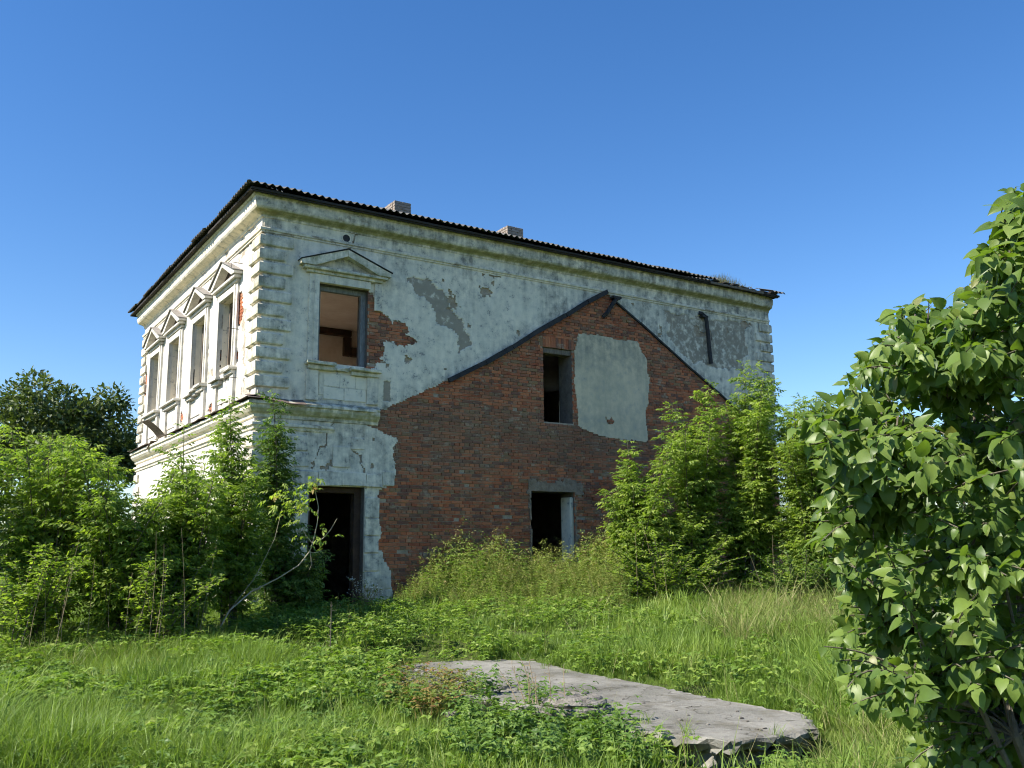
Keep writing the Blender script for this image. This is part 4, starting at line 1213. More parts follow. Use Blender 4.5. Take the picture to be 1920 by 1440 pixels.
# the leaning half-bare sapling before the door
def bare_sapling():
    b = gpt(412, 13.4)
    root = empty('leaning_sapling', tuple(b)); tag(root, 'half bare sapling with a pale curved stem leaning in front of the dark doorway', 'sapling')
    R = lambda px, py, d=13.9: at(px, py, d) - b
    mb = MB()
    main = [R(412, 1178, 13.4), R(430, 1145, 13.5), R(470, 1110), R(520, 1085), R(560, 1060), R(580, 1035), R(588, 1012), R(595, 980), R(597, 950), R(592, 925), R(588, 905)]
    mb.tube(main, list(np.linspace(.012, .004, len(main))), 7)
    for pl_, r0 in (([R(587, 1018), R(605, 1010), R(620, 993), R(632, 972)], .010), ([R(585, 1018), R(575, 1005), R(565, 990)], .008), ([R(582, 1033), R(583, 1045), R(584, 1060), R(580, 1068)], .008), ([R(581, 1036), R(595, 1036), R(604, 1031)], .006),
                    ([R(430, 1145), R(480, 1080), R(515, 1010), R(530, 950)], .010)):
        mb.tube(pl_, list(np.linspace(r0 * .65, r0 * .35, len(pl_))), 5)
    mb.build('stem', MT['palebark'], root)
    P = []; D = []; Sx = []
    rr = np.random.default_rng(5)
    for (px, py, n, spread) in ((588, 905, 12, .06), (560, 940, 22, .14), (565, 965, 14, .12), (614, 1000, 8, .07), (535, 945, 20, .14), (545, 925, 16, .14), (577, 1020, 4, .05)):
        c = R(px, py)
        for i in range(n):
            P.append(c + rr.normal(0, spread, 3)); az = rr.uniform(0, 6.28); D.append((math.cos(az), math.sin(az), rr.uniform(-.3, .6))); Sx.append(rr.uniform(.55, .95))
    v, f, t = place(COMP[1][0], COMP[1][1], np.array(P), np.array(D), np.array([0, 0, 1.]) + rr.normal(0, .3, (len(P), 3)), np.array(Sx), rr.uniform(.5, .999, len(P)))
    tag(link(bpy.data.objects.new('foliage', fast_mesh('foliage', v, f, MT['elder'], tint=t)), root), kind='stuff')
bare_sapling()

# oak far behind on the left
def oak():
    base = at(135, 1045, 42); base[2] = 0
    root = empty('oak_tree', tuple(base)); tag(root, 'dark round-crowned oak standing far behind the left shrubs', 'tree')
    c = at(125, 850, 42) - base
    r = np.random.default_rng(9)
    R = np.array([3.7, 3.7, 3.2])
    tr = MB(); tr.tube([(0, 0, -.3), (.05, 0, 1.2), (0, .1, 2.6), c * .7], [.42, .34, .3, .2], 10)
    limbs = []
    cl = []
    for i in range(120):
        d = norm(r.normal(0, 1, 3)); d[2] = abs(d[2]) * 1.0 - .35; d = norm(d)
        q = c + d * R * r.uniform(.55, 1.0) * (1 + .12 * math.sin(5 * math.atan2(d[1], d[0])))
        cl.append((q, r.uniform(.45, .95)))
    for i in range(16):
        q = cl[i][0]; tr.tube(bez(c * .45, c * .5 + q * .4 + [0, 0, .3], q, 6), [.14, .1, .07, .05, .03, .02], 6)
    tr.build('trunk', MT['bark'], root, recalc=False)
    P = []; N = []
    for q, rad in cl:
        n = int(330 * rad ** 2)
        d = norm(r.normal(0, 1, (n, 3)))
        P.append(q + d * rad * r.uniform(.5, 1.05, (n, 1)) * [1, 1, .75]); N.append(d)
    P = np.concatenate(P); N = np.concatenate(N)
    tv, tf = leaflet(.26, .15, .2)
    v, f, t = place(tv, tf, P, N + r.normal(0, .7, N.shape), np.array([0, 0, 1.]) + r.normal(0, .4, N.shape), r.uniform(.7, 1.2, len(P)), r.random(len(P)))
    tag(link(bpy.data.objects.new('crown', fast_mesh('crown', v, f, MT['oak'], tint=t)), root), kind='stuff')
    TRI[0] += len(f)
oak()

# lilac close on the right -------------------------------------------
def lilac_leaf(seed):
    r = np.random.default_rng(seed)
    ribx = np.array([.0, .14, .34, .55, .75, .90, 1.0])
    edx = np.array([-.05, .08, .32, .55, .76, .91]); edw = np.array([.19, .34, .375, .30, .17, .06]) * r.uniform(.85, 1.08)
    dro = r.uniform(.2, .75); fold = r.uniform(.15, .6); tw = r.uniform(-.4, .4)
    def z(x, y): return -dro * max(x, 0) ** 2 * .6 + fold * abs(y) - .25 * y * y + tw * x * y + .03 * math.sin(9 * x + seed) * abs(y) * 2
    V = [(x, 0, z(x, 0)) for x in ribx]
    for s in (1, -1): V += [(x, s * w, z(x, s * w)) for x, w in zip(edx, edw)]
    F = []
    n = len(ribx)
    for s, o in ((1, n), (-1, n + 6)):
        for i in range(5):
            q = [i, i + 1, o + i + 1, o + i]
            F.append(q if s > 0 else q[::-1])
        q = [5, 6, o + 5]
        F.append(q if s > 0 else q[::-1])
    # petiole
    b = len(V); V += [(-.28, .012, .04), (-.28, -.012, .04), (0, -.012, 0), (0, .012, 0)]; F.append([b, b + 1, b + 2, b + 3])
    return np.array(V), F

def lilac():
    base = gpt(2010, 3.7)
    root = empty('lilac_bush', tuple(base)); tag(root, 'tall lilac bush with large heart-shaped leaves close by on the right', 'bush')
    r = np.random.default_rng(12)
    top = [(1480, 800), (1500, 770), (1555, 745), (1585, 705), (1625, 690), (1655, 620), (1685, 572), (1770, 580), (1800, 545), (1845, 515), (1855, 470), (1872, 400), (1905, 345), (1950, 300), (2150, 230)]
    left = [(340, 1915), (400, 1885), (500, 1850), (545, 1800), (575, 1690), (600, 1675), (690, 1620), (740, 1570), (765, 1520), (800, 1495), (850, 1520), (900, 1560), (960, 1535), (1020, 1535), (1080, 1575), (1150, 1590), (1220, 1580), (1290, 1585), (1330, 1630), (1380, 1720), (1440, 1780)]
    ly, lx = zip(*left)
    stems = MB(); P = []; D = []; U = []; Sx = []
    tips = []
    for i in range(760):
        y = 345 + 1000 * r.random() ** 1.25; x0 = np.interp(y, ly, lx) + 110 * (float(fbm(y / 45, 2.5, 2, 9)) - .5)
        x = x0 + 5 + (2080 - x0) * r.random() ** 1.1
        tips.append(at(x, y, r.uniform(3.2, 5.2) - .25 * (x - 1500) / 500))
    for y in np.arange(370, 1320, 16):
        x0 = np.interp(y, ly, lx); tips.append(at(x0 + 4, y, r.uniform(3.4, 4.1)))
    for q in range(120): tips.append(at(r.uniform(1840, 2080), r.uniform(420, 1250), r.uniform(3.0, 4.2)))
    for q in range(60): tips.append(at(r.uniform(1600, 1800), r.uniform(660, 860), r.uniform(3.6, 5.0)))
    for q in range(130): tips.append(at(r.uniform(1700, 2050), r.uniform(1200, 1500), r.uniform(3.6, 5.0)))
    tips += [at(1545, 1212, 3.5), at(1562, 1240, 3.5), at(1600, 1320, 3.4), at(1905, 350, 3.4), at(1880, 390, 3.4)]
    hub = [at(1905, 1380, 3.6), at(1880, 1290, 3.7), at(1930, 1100, 3.8), at(1960, 900, 3.9), at(1950, 700, 3.8), at(2040, 500, 3.8)]
    stems.tube([np.zeros(3)] + [h - base for h in hub], [.024, .021, .018, .016, .014, .012, .008], 7)
    for q in range(7):
        e = at(r.uniform(1700, 2050), r.uniform(760, 1150), r.uniform(3.4, 4.4)) - base; m_ = np.array([e[0] * .35, e[1] * .35, e[2] * .35]) + RT * r.uniform(-.35, .1)
        stems.tube(bez(r.normal(0, .06, 3) * [1, 1, 0], m_, e, 9), list(np.linspace(.017, .005, 9)), 6)
    stems.tube([np.zeros(3) + .05, at(1840, 1330, 3.6) - base, at(1750, 1300, 3.5) - base, at(1660, 1262, 3.45) - base], [.015, .012, .009, .005], 6)
    stems.tube([np.zeros(3) - .05, at(1800, 1290, 3.8) - base, at(1720, 1210, 3.7) - base, at(1640, 1100, 3.6) - base], [.014, .011, .008, .005], 6)
    hubs = np.array(hub + [at(1750, 1300, 3.5), at(1720, 1210, 3.7), at(1820, 900, 3.8), at(1780, 760, 3.8), at(1820, 1080, 3.7), at(1680, 850, 3.9), at(1660, 1000, 3.8), at(1720, 680, 3.9), at(1880, 560, 3.7)])
    camd = norm(CAM - base + np.array([0, 0, 1.]))
    for tip in tips:
        k = np.argmin(np.linalg.norm(hubs - tip, axis=1) + 3 * np.maximum(0, hubs[:, 2] - tip[2]))
        a = hubs[k]; m = (a + tip) / 2 + [0, 0, .08] + r.normal(0, .04, 3)
        pts = bez(a, m, tip, 7) - base
        stems.tube(pts, list(np.linspace(.007, .002, 7)), 4)
        L = np.linalg.norm(tip - a); nn = max(3, int(min(L, .6) / .046)); ph = r.uniform(0, 3.14)
        td = norm(pts[-1] - pts[-3])
        for q in range(nn):
            s = 1 - q * .046 / max(L, .2)
            if s < .15: break
            p = np.array([np.interp(s, np.linspace(0, 1, 7), pts[:, c]) for c in range(3)])
            for sg in (-1, 1):
                a_ = ph + q * math.pi / 2
                b1 = norm(np.cross(td, [0, 0, 1.])); b2 = np.cross(b1, td)
                out = sg * (math.cos(a_) * b1 + math.sin(a_) * b2)
                d = norm(out * .8 + td * .35 + np.array([0, 0, -.5]) + r.normal(0, .3, 3) - RT * .12)
                L_ = r.uniform(.032, .080) * (.75 if q == 0 else 1)
                P.append(p + d * L_ * .28); D.append(d)
                U.append(norm(np.array([0, 0, .75]) + np.array(sdir) * .55 + camd * .45 + r.normal(0, .72, 3))); Sx.append(L_)
    stems.build('stems', MT['bark'], root, recalc=False)
    P = np.array(P); D = np.array(D); U = np.array(U); Sx = np.array(Sx)
    # matrices, nearest and in view first
    w = P + base - CAM; dep = w @ FW; px = 960 + FPX * (w @ RT) / dep; py = 720 - FPX * (w @ UP) / dep
    keep = (dep > 2.4)
    P, D, U, Sx, dep, px, py = [a[keep] for a in (P, D, U, Sx, dep, px, py)]
    vis = (px < 1925) & (py < 1445)
    order = np.argsort(-(Sx / dep) * np.where(vis, 1, .01) + (dep - 3.3).clip(0) * .01)
    T = [lilac_leaf(s) for s in range(8)]
    lv = []
    for s in range(8):
        for t in range(4):
            me = bpy.data.meshes.new('leaf'); me.from_pydata([tuple(v) for v in T[s][0]], [], [tuple(f) for f in T[s][1]])
            me.polygons.foreach_set('use_smooth', [True] * len(me.polygons))
            a = me.attributes.new('tint', 'FLOAT', 'POINT'); a.data.foreach_set('value', np.full(len(me.vertices), r.random() * .9, np.float32))
            me.materials.append(MT['lilac']); me.update(); lv.append(me)
    X = norm(D); Y = norm(np.cross(U, X)); Z = np.cross(X, Y)
    for i in order[:300]:
        o = bpy.data.objects.new('leaf', lv[int(r.integers(len(lv)))])
        m = Matrix(((X[i, 0], Y[i, 0], Z[i, 0], P[i, 0]), (X[i, 1], Y[i, 1], Z[i, 1], P[i, 1]), (X[i, 2], Y[i, 2], Z[i, 2], P[i, 2]), (0, 0, 0, 1)))
        link(o, root); o.matrix_local = m @ Matrix.Scale(Sx[i], 4)
    rest = order[300:]
    bv = []; bf = []; bt = []; n = 0
    wh = r.integers(0, 8, len(rest))
    for s in range(8):
        ii = rest[wh == s]
        tv = T[s][0]; tf = np.array([f if len(f) == 4 else list(f) + [f[2]] for f in T[s][1]])
        tf3 = np.array([t for f in T[s][1] for t in ([f[:3]] if len(f) == 3 else [[f[0], f[1], f[2]], [f[0], f[2], f[3]]])])
        v, f, t = place(tv, tf3, P[ii], D[ii], U[ii], Sx[ii], np.where(r.random(len(ii)) < .03, .995, r.random(len(ii)) * .97))
        bv.append(v); bf.append(f + n); bt.append(t); n += len(v)
    o = link(bpy.data.objects.new('foliage', fast_mesh('foliage', np.concatenate(bv), np.concatenate(bf), MT['lilac'], tint=np.concatenate(bt), smooth=True)), root)
    tag(o, kind='stuff')
    TRI[0] += sum(len(f) for f in bf)
    print('lilac leaves', len(P))
lilac()
print('foliage tris', TRI[0])

# ------------------------------------------------------------------ concrete slab, rubble, column base
SLAB_PX = [(756, 1246), (840, 1239), (934, 1237), (1000, 1239), (1089, 1261), (1225, 1285), (1356, 1313), (1497, 1337), (1532, 1353), (1535, 1363), (1474, 1377), (1370, 1389), (1286, 1380), (1197, 1371), (1160, 1353), (1100, 1335), (1000, 1325), (900, 1312), (800, 1290), (735, 1268)]
SLAB = [gz(x, y, SZ) for x, y in SLAB_PX]
def stone_mesh(mb, c, R, seed, squash=.7, sub=2):
    bm = bmesh.new(); bmesh.ops.create_icosphere(bm, subdivisions=sub, radius=1)
    r = np.random.default_rng(seed); off = r.uniform(0, 50, 3); rot = r.uniform(.7, 1.3, 3)
    vs = []
    for v in bm.verts:
        p = np.array(v.co)
        q = np.sign(p) * np.abs(p) ** .75
        n = float(fbm(p[0] * 1.4 + off[0], p[1] * 1.4 + p[2] * 1.1 + off[1], 4, seed % 7))
        vs.append(tuple(np.array(c) + q * (.55 + .8 * n) * R * rot * [1, 1, squash]))
    fs = [tuple(v.index for v in f.verts) for f in bm.faces]
    bm.free(); mb.add(vs, fs)

def slab():
    r = np.random.default_rng(31)
    ctr = np.mean(SLAB, 0)
    root = empty('concrete_slab', (ctr[0], ctr[1], float(ground_z(*ctr)))); tag(root, 'long weathered concrete slab with a broken near edge lying in the grass', 'slab')
    o0 = np.array([ctr[0], ctr[1], float(ground_z(*ctr))])
    ring = []
    for i in range(len(SLAB)):
        a = np.array(SLAB[i]); b = np.array(SLAB[(i + 1) % len(SLAB)])
        n = max(1, int(np.linalg.norm(b - a) / .07))
        near = 8 <= i <= 13
        for k in range(n):
            p = a + (b - a) * k / n
            j = (.03 if near else .018) * r.normal(0, 1, 2)
            ring.append(np.append(p + j, near))
    ring = np.array(ring); n = len(ring)
    c2 = ring[:, :2].mean(0)
    lv = []
    for (dz, ins, jit) in ((0, .02, .004), (-.012, 0, .008), (-.05, -.004, .022), (-.10, .03, .035), (-.14, .12, .03), (-.30, .10, .02)):
        for p in ring:
            d = (c2 - p[:2]) / np.linalg.norm(c2 - p[:2])
            q = p[:2] + d * ins * (1.5 if p[2] else .4) + r.normal(0, jit, 2) * (1 if dz < -.02 else .4)
            lv.append((q[0], q[1], SZ + dz + r.normal(0, .010 if dz < -.02 else .003)))
    V = np.array(lv) - o0
    bm = bmesh.new(); bv = [bm.verts.new(v) for v in V]
    for L in range(5):
        for i in range(n):
            j = (i + 1) % n
            bm.faces.new((bv[L * n + i], bv[(L + 1) * n + i], bv[(L + 1) * n + j], bv[L * n + j]))
    top = bm.faces.new(bv[:n][::1])
    bmesh.ops.triangulate(bm, faces=[top])
    bmesh.ops.recalc_face_normals(bm, faces=bm.faces)
    me = bpy.data.meshes.new('slab_top'); bm.to_mesh(me); bm.free(); me.materials.append(MT['concrete'])
    link(bpy.data.objects.new('slab_top', me), root)
    k = 0
    for (x, y, R, z) in ((1262, 1408, .14, -.56), (1312, 1415, .16, -.57), (1365, 1408, .13, -.57), (1290, 1432, .15, -.64), (1345, 1435, .14, -.64), (1400, 1420, .10, -.62), (1440, 1412, .08, -.62), (1238, 1425, .11, -.62), (1205, 1395, .10, -.56), (1385, 1440, .1, -.66), (1465, 1402, .09, -.60), (1330, 1398, .10, -.52), (1180, 1370, .08, -.5)):
        p = gz(x, y, z); mb = MB(); stone_mesh(mb, np.array([p[0], p[1], z + .02]) - o0, R, 40 + k, .62, 3); mb.build('stone', MT['limestone'], root, recalc=False); k += 1
    for (x, y, R) in ((820, 1330, .12), (850, 1345, .09), (800, 1322, .08)):
        p = gz(x, y, -.48); mb = MB(); stone_mesh(mb, np.array([p[0], p[1], -.46]) - o0, R, 60 + k, .5, 3); mb.build('stone', MT['limestone'], root, recalc=False); k += 1
    mb = MB()
    for i in range(46):
        t = r.random(); x = 800 + 640 * t; y = 1250 + 100 * t + r.uniform(-8, 30)
        p = gz(x, y, SZ)
        if inpoly(np.array([p[0]]), np.array([p[1]]), SLAB)[0]: stone_mesh(mb, np.array([p[0], p[1], SZ + .004]) - o0, r.uniform(.008, .026), i, .5, 1)
    tag(mb.build('pebbles', MT['limestone'], root, recalc=False), kind='stuff')
    # stone column base on the slab
    c = np.array([*gz(1078, 1332, SZ), SZ])
    cr = empty('column_base', tuple(c)); tag(cr, 'broken round stone column base lying on the concrete slab', 'stone')
    def lathe(name, prof, seed, mat):
        m = 40; vs = []; fs = []
        rr = np.random.default_rng(seed)
        for (rad, z) in prof:
            for i in range(m):
                a = 2 * math.pi * i / m
                e = rad * (1 + .06 * (float(fbm(math.cos(a) * 2 + 5, math.sin(a) * 2 + z * 6, 3, seed)) - .5) * 2)
                bite = max(0, math.cos(a - 1.0) - .55) * .25 * rad * float(vnoise(z * 40, a * 3))
                vs.append(((e - bite) * math.cos(a) * 1.1, (e - bite) * math.sin(a) * 1.1, z + .012 * (float(vnoise(a * 2.2, seed + z * 9)) - .5)))
        for q in range(len(prof) - 1):
            for i in range(m): fs.append((q * m + i, q * m + (i + 1) % m, (q + 1) * m + (i + 1) % m, (q + 1) * m + i))
        fs.append(tuple(range((len(prof) - 1) * m, len(prof) * m)))
        b_ = MB(); b_.add(vs, fs); return b_.build(name, mat, cr)
    lathe('plinth', [(.285, -.02), (.30, .0), (.30, .045), (.285, .055), (.2, .06)], 3, MT['limestone'])
    lathe('torus', [(.235, .058), (.262, .066), (.27, .082), (.255, .10), (.235, .106), (.225, .118), (.215, .128), (.19, .134), (.05, .132)], 4, MT['limestone'])
slab()

# ------------------------------------------------------------------ scattered plants (uncountable ground cover)
def scatter(name, label, pts, rot, scl, idx, srcs):
    col = bpy.data.collections.new(name + ' sources')
    for i, me in enumerate(srcs):
        col.objects.link(bpy.data.objects.new('src_%02d_%s' % (i, name), me))
    me = bpy.data.meshes.new(name)
    me.vertices.add(len(pts)); me.vertices.foreach_set('co', np.ascontiguousarray(pts, np.float32).ravel())
    a = me.attributes.new('rot', 'FLOAT_VECTOR', 'POINT'); a.data.foreach_set('vector', np.ascontiguousarray(rot, np.float32).ravel())
    a = me.attributes.new('scl', 'FLOAT', 'POINT'); a.data.foreach_set('value', np.ascontiguousarray(scl, np.float32))
    a = me.attributes.new('idx', 'INT', 'POINT'); a.data.foreach_set('value', np.ascontiguousarray(idx, np.int32))
    o = link(bpy.data.objects.new(name, me))
    g = bpy.data.node_groups.new(name, 'GeometryNodeTree')
    g.interface.new_socket('Geometry', in_out='INPUT', socket_type='NodeSocketGeometry')
    g.interface.new_socket('Geometry', in_out='OUTPUT', socket_type='NodeSocketGeometry')
    N = g.nodes; gi = N.new('NodeGroupInput'); go = N.new('NodeGroupOutput')
    ci = N.new('GeometryNodeCollectionInfo'); ci.inputs['Collection'].default_value = col; ci.inputs['Separate Children'].default_value = True; ci.inputs['Reset Children'].default_value = True
    ip = N.new('GeometryNodeInstanceOnPoints'); ip.inputs['Pick Instance'].default_value = True
    def na(n_, t_):
        q = N.new('GeometryNodeInputNamedAttribute'); q.data_type = t_; q.inputs['Name'].default_value = n_; return q.outputs['Attribute']
    er = N.new('FunctionNodeEulerToRotation')
    Lk = g.links.new
    Lk(gi.outputs[0], ip.inputs['Points']); Lk(ci.outputs[0], ip.inputs['Instance'])
    Lk(na('idx', 'INT'), ip.inputs['Instance Index']); Lk(na('rot', 'FLOAT_VECTOR'), er.inputs[0]); Lk(er.outputs[0], ip.inputs['Rotation'])
    Lk(na('scl', 'FLOAT'), ip.inputs['Scale']); Lk(ip.outputs[0], go.inputs[0])
    md = o.modifiers.new('scatter', 'NODES'); md.node_group = g
    tag(o, label, kind='stuff')
    return o

def blades(seed, n, rad, h0, h1, w, mat, lean=.5, curl=.5):
    r = np.random.default_rng(seed); V = []; F = []; T = []
    for i in range(n):
        a = r.uniform(0, 6.28); p = np.array([math.cos(a), math.sin(a), 0]) * rad * math.sqrt(r.random())
        h = r.uniform(h0, h1); la = r.uniform(0, 6.28); ld = np.array([math.cos(la), math.sin(la), 0]); ln = abs(r.normal(0, lean)) * h; cu = r.uniform(0, curl) * h
        sa = la + r.normal(1.57, .5); sd = np.array([math.cos(sa), math.sin(sa), 0]); ww = w * r.uniform(.7, 1.3)
        b = len(V); t = r.random()
        for (u, k) in ((0, .8), (.38, 1.), (.72, .65), (1, 0)):
            c = p + ld * (ln * u + cu * u * u) + np.array([0, 0, h * u - cu * .55 * u ** 3])
            if k: V += [c - sd * ww * k / 2, c + sd * ww * k / 2]; T += [t, t]
            else: V.append(c); T.append(t)
        F += [(b, b + 1, b + 3), (b, b + 3, b + 2), (b + 2, b + 3, b + 5), (b + 2, b + 5, b + 4), (b + 4, b + 5, b + 6)]
    return fast_mesh('grass_tuft', np.array(V), np.array(F), mat, tint=np.array(T) * .6)

def leafy(seed, stems, h0, h1, rad, L, w, per, mat, pairs=1, lean=.25, trif=True, stemw=.004):
    r = np.random.default_rng(seed); V = []; F = []; T = []; n = 0
    tv, tf = leaflet(1., w / L, .22, .2)
    for i in range(stems):
        a = r.uniform(0, 6.28); p = np.array([math.cos(a), math.sin(a), 0]) * rad * math.sqrt(r.random())
        h = r.uniform(h0, h1); la = r.uniform(0, 6.28); tip = p + np.array([math.cos(la) * lean * h, math.sin(la) * lean * h, h])
        q = np.array([stemw, 0, 0]); V.append(np.array([p - q, p + q, tip])); F.append(np.array([(n, n + 1, n + 2)])); T.append(np.full(3, .3)); n += 3
        for k in range(pairs):
            c = p + (tip - p) * (1 - k / max(1, pairs) * .85)
            m = per; az = r.uniform(0, 6.28) + np.arange(m) * 6.28 / m * (1 if not trif else .62) + r.normal(0, .15, m)
            D = np.stack([np.cos(az), np.sin(az), r.uniform(-.25, .35, m)], 1)
            v, f, t = place(tv, tf, np.tile(c, (m, 1)), D, np.array([0, 0, 1.]) + r.normal(0, .2, (m, 3)), L * r.uniform(.7, 1.2, m) * (1 - .35 * (k == 0) * (pairs > 1)), np.full(m, r.random() * .6))
            V.append(v); F.append(f + n); T.append(t); n += len(v)
    return fast_mesh('weed', np.concatenate(V), np.concatenate(F), mat, tint=np.concatenate(T))

def umbel(seed, h):
    r = np.random.default_rng(seed); V = []; F = []; T = []; n = 0
    tv, tf = leaflet(1., .42, .2, .1)
    for s in range(3):
        p = r.normal(0, .06, 3) * [1, 1, 0]; tip = p + np.array([r.normal(0, .13), r.normal(0, .13), h * r.uniform(.7, 1.1)])
        q = np.array([.004, 0, 0]); V.append(np.array([p - q, p + q, tip])); F.append(np.array([(n, n + 1, n + 2)])); T.append(np.full(3, .8)); n += 3
        for k in range(9):
            u = 1 - k * .10; c = p + (tip - p) * u
            az = r.uniform(0, 6.28); ln = r.uniform(.10, .22) * (1.2 - .5 * u); e = c + np.array([math.cos(az) * ln, math.sin(az) * ln, ln * r.uniform(.1, .9)])
            V.append(np.array([c - q * .5, c + q * .5, e])); F.append(np.array([(n, n + 1, n + 2)])); T.append(np.full(3, .8)); n += 3
            m = 9
            cc = c + (e - c) * r.uniform(.3, 1.05, (m, 1)) + r.normal(0, .022, (m, 3))
            D = r.normal(0, 1, (m, 3)); D[:, 2] *= .5
            v, f, t = place(tv, tf, cc, D, np.array([0, 0, 1.]) + r.normal(0, .5, (m, 3)), r.uniform(.035, .08, m) * (1.2 if u < .6 else .8), np.full(m, min(.95, .1 + .6 * u * r.random() + (.25 if u > .85 else 0))))
            V.append(v); F.append(f + n); T.append(t); n += len(v)
    return fast_mesh('umbel_weed', np.concatenate(V), np.concatenate(F), MT['umbel'], tint=np.concatenate(T))

def wedge(r, n, d0, d1, margin=1.5):
    d = np.sqrt(r.uniform(d0 ** 2, d1 ** 2, n)); l = r.uniform(-1, 1, n) * (d * .60 + margin)
    x = CAM[0] + FH[0] * d + RH[0] * l; y = CAM[1] + FH[1] * d + RH[1] * l
    return x, y

def screen(x, y, z):
    v = np.stack([x, y, z], -1) - CAM; dep = v @ FW
    return 960 + FPX * (v @ RT) / dep, 720 - FPX * (v @ UP) / dep, dep

SLAB_IN = [tuple(np.mean(SLAB, 0) + (np.array(p) - np.mean(SLAB, 0)) * .985) for p in SLAB]
def clear(x, y):
    return ~inpoly(x, y, SLAB_IN) & ~((x > -.12) & (y > -.12) & (x < 15.2) & (y < 11.2))

def lawn():
    r = np.random.default_rng(77)
    xs_, ys_ = [], []
    for (n, a, b) in ((7500, 3.0, 8.0), (14000, 8.0, 13.5), (9500, 13.5, 21.0), (1500, 21., 40.)):
        x, y = wedge(r, n, a, b); xs_.append(x); ys_.append(y)
    x = np.concatenate(xs_); y = np.concatenate(ys_)
    m = clear(x, y); x, y = x[m], y[m]; z = ground_z(x, y) - .015
    px, py, dep = screen(x, y, z + .12); m = ~inpoly(px, py, [(1170, 1365), (1300, 1370), (1375, 1375), (1460, 1370), (1500, 1400), (1440, 1520), (1180, 1520)]); x, y, z = x[m], y[m], z[m]
    px, py, dep = screen(x, y, z)
    nz = fbm(x * .9, y * .9, 3, 61); n2 = fbm(x * .45 + 7, y * .45, 3, 62)
    h = .58 + 1.4 * (nz - .42) + .25 * (r.random(len(x)) < .08)
    h *= np.where((px > 1150) & (py > 1180), 1.35, 1) * np.where((px < 620) & (py > 1180), 1.15, 1) * np.where(dep > 21, 1.5, 1)
    # short trodden grass round the slab
    sd = seg_dist(x, y, SLAB + SLAB[:1]); h *= np.clip(.55 + sd * .9, .5, 1)
    tall = (n2 > .60)
    nearslab = (sd < .5) | (seg_dist(x, y, SHADOW_DIP) < .8)
    m = seg_dist(x, y, SHADOW_DIP) > .42; x, y, z, px, py, dep, h, tall, nearslab = [a[m] for a in (x, y, z, px, py, dep, h, tall, nearslab)]
    pick = r.random(len(x)); m = nearslab | (pick < .2); x, y, z, px, py, dep, h, tall, nearslab = [a[m] for a in (x, y, z, px, py, dep, h, tall, nearslab)]
    idx = np.where(nearslab, r.integers(8, 11, len(x)), np.where(dep > 13.8, r.integers(11, 14, len(x)), np.where(tall, r.integers(5, 8, len(x)), r.integers(0, 5, len(x)))))
    srcs = [blades(s, 150, .32, .12, .30, .0075, MT['grass'], .35, .5) for s in range(5)] + [blades(20 + s, 140, .30, .2, .46, .0065, MT['grass'], .6, .9) for s in range(3)] + [blades(30 + s, 26, .13, .13, .30, .0075, MT['grass'], .35, .5) for s in range(3)] + [blades(50 + s, 70, .33, .13, .34, .012, MT['grass'], .4, .6) for s in range(3)]
    ex = r.uniform(-1, 1, (900, 2)) * [3.4, 3.8] + np.mean(SLAB, 0); ed = seg_dist(ex[:, 0], ex[:, 1], SLAB + SLAB[:1])
    ok = inpoly(ex[:, 0], ex[:, 1], SLAB) & (r.random(900) < np.exp(-ed / .10) * 1.1); ex = ex[ok]
    x = np.concatenate([x, ex[:, 0]]); y = np.concatenate([y, ex[:, 1]]); z = np.concatenate([z, np.full(len(ex), SZ - .01)]); h = np.concatenate([h, r.uniform(.3, .6, len(ex))]); idx = np.concatenate([idx, r.integers(8, 11, len(ex))])
    rot = np.stack([r.normal(0, .08, len(x)), r.normal(0, .08, len(x)), r.uniform(0, 6.28, len(x))], 1)
    scatter('meadow_grass', 'bright green uncut grass covering the ground', np.stack([x, y, z], 1), rot, h * r.uniform(.8, 1.25, len(x)), idx, srcs)

    # broad-leaved weeds among the grass
    x, y = wedge(r, 15000, 3.2, 17.5); m = clear(x, y); x, y = x[m], y[m]; z = ground_z(x, y)
    px, py, dep = screen(x, y, z)
    nz = fbm(x * .8 + 3, y * .8, 3, 71)
    p = np.where((px < 720) & (py > 1200), np.clip((nz - .38) * 5, 0, .85), np.clip((nz - .48) * 3, 0, .3))
    p = np.where((px > 430) & (px < 870) & (py > 1145) & (py < 1240), .45, p)
    p = np.where((px > 690) & (px < 900) & (py > 1245) & (py < 1345), .25, p)
    p = np.where((px > 720) & (px < 1150) & (py > 1130) & (py < 1160), .6, p)
    p = np.where(seg_dist(x, y, SHADOW_DIP) < .42, 0, np.where(seg_dist(x, y, SHADOW_DIP) < .8, .95, p))
    m = r.random(len(x)) < p; x, y, z, px, py = [a[m] for a in (x, y, z, px, py)]
    srcs = [leafy(s, 7, .08, .25, .12, .060, .042, 3, MT['weedleaf']) for s in range(5)]
    rot = np.stack([r.normal(0, .1, len(x)), r.normal(0, .1, len(x)), r.uniform(0, 6.28, len(x))], 1)
    scatter('broadleaf_weeds', 'patches of low broad-leaved weeds in the grass', np.stack([x, y, z], 1), rot, r.uniform(.75, 1.35, len(x)), r.integers(0, 5, len(x)), srcs)

    # feathery umbellifers along the wall
    P = []
    while len(P) < 760:
        px = r.uniform(745, 1180); d = r.uniform(16.6, 20.6); g = gpt(px, d)
        if g[1] > -.35: continue
        P.append((g[0], g[1], g[2], d, px))
    P = np.array(P)
    sc = np.interp(P[:, 4], [930, 985, 1085, 1130], [1, .72, .72, 1]) * np.interp(P[:, 3], [16.6, 18, 19.4, 20.6], [.3, .7, 1.1, 1.22]) * r.uniform(.8, 1.12, len(P)) * np.interp(P[:, 4], [745, 810, 860, 1180], [.35, .9, 1, 1])
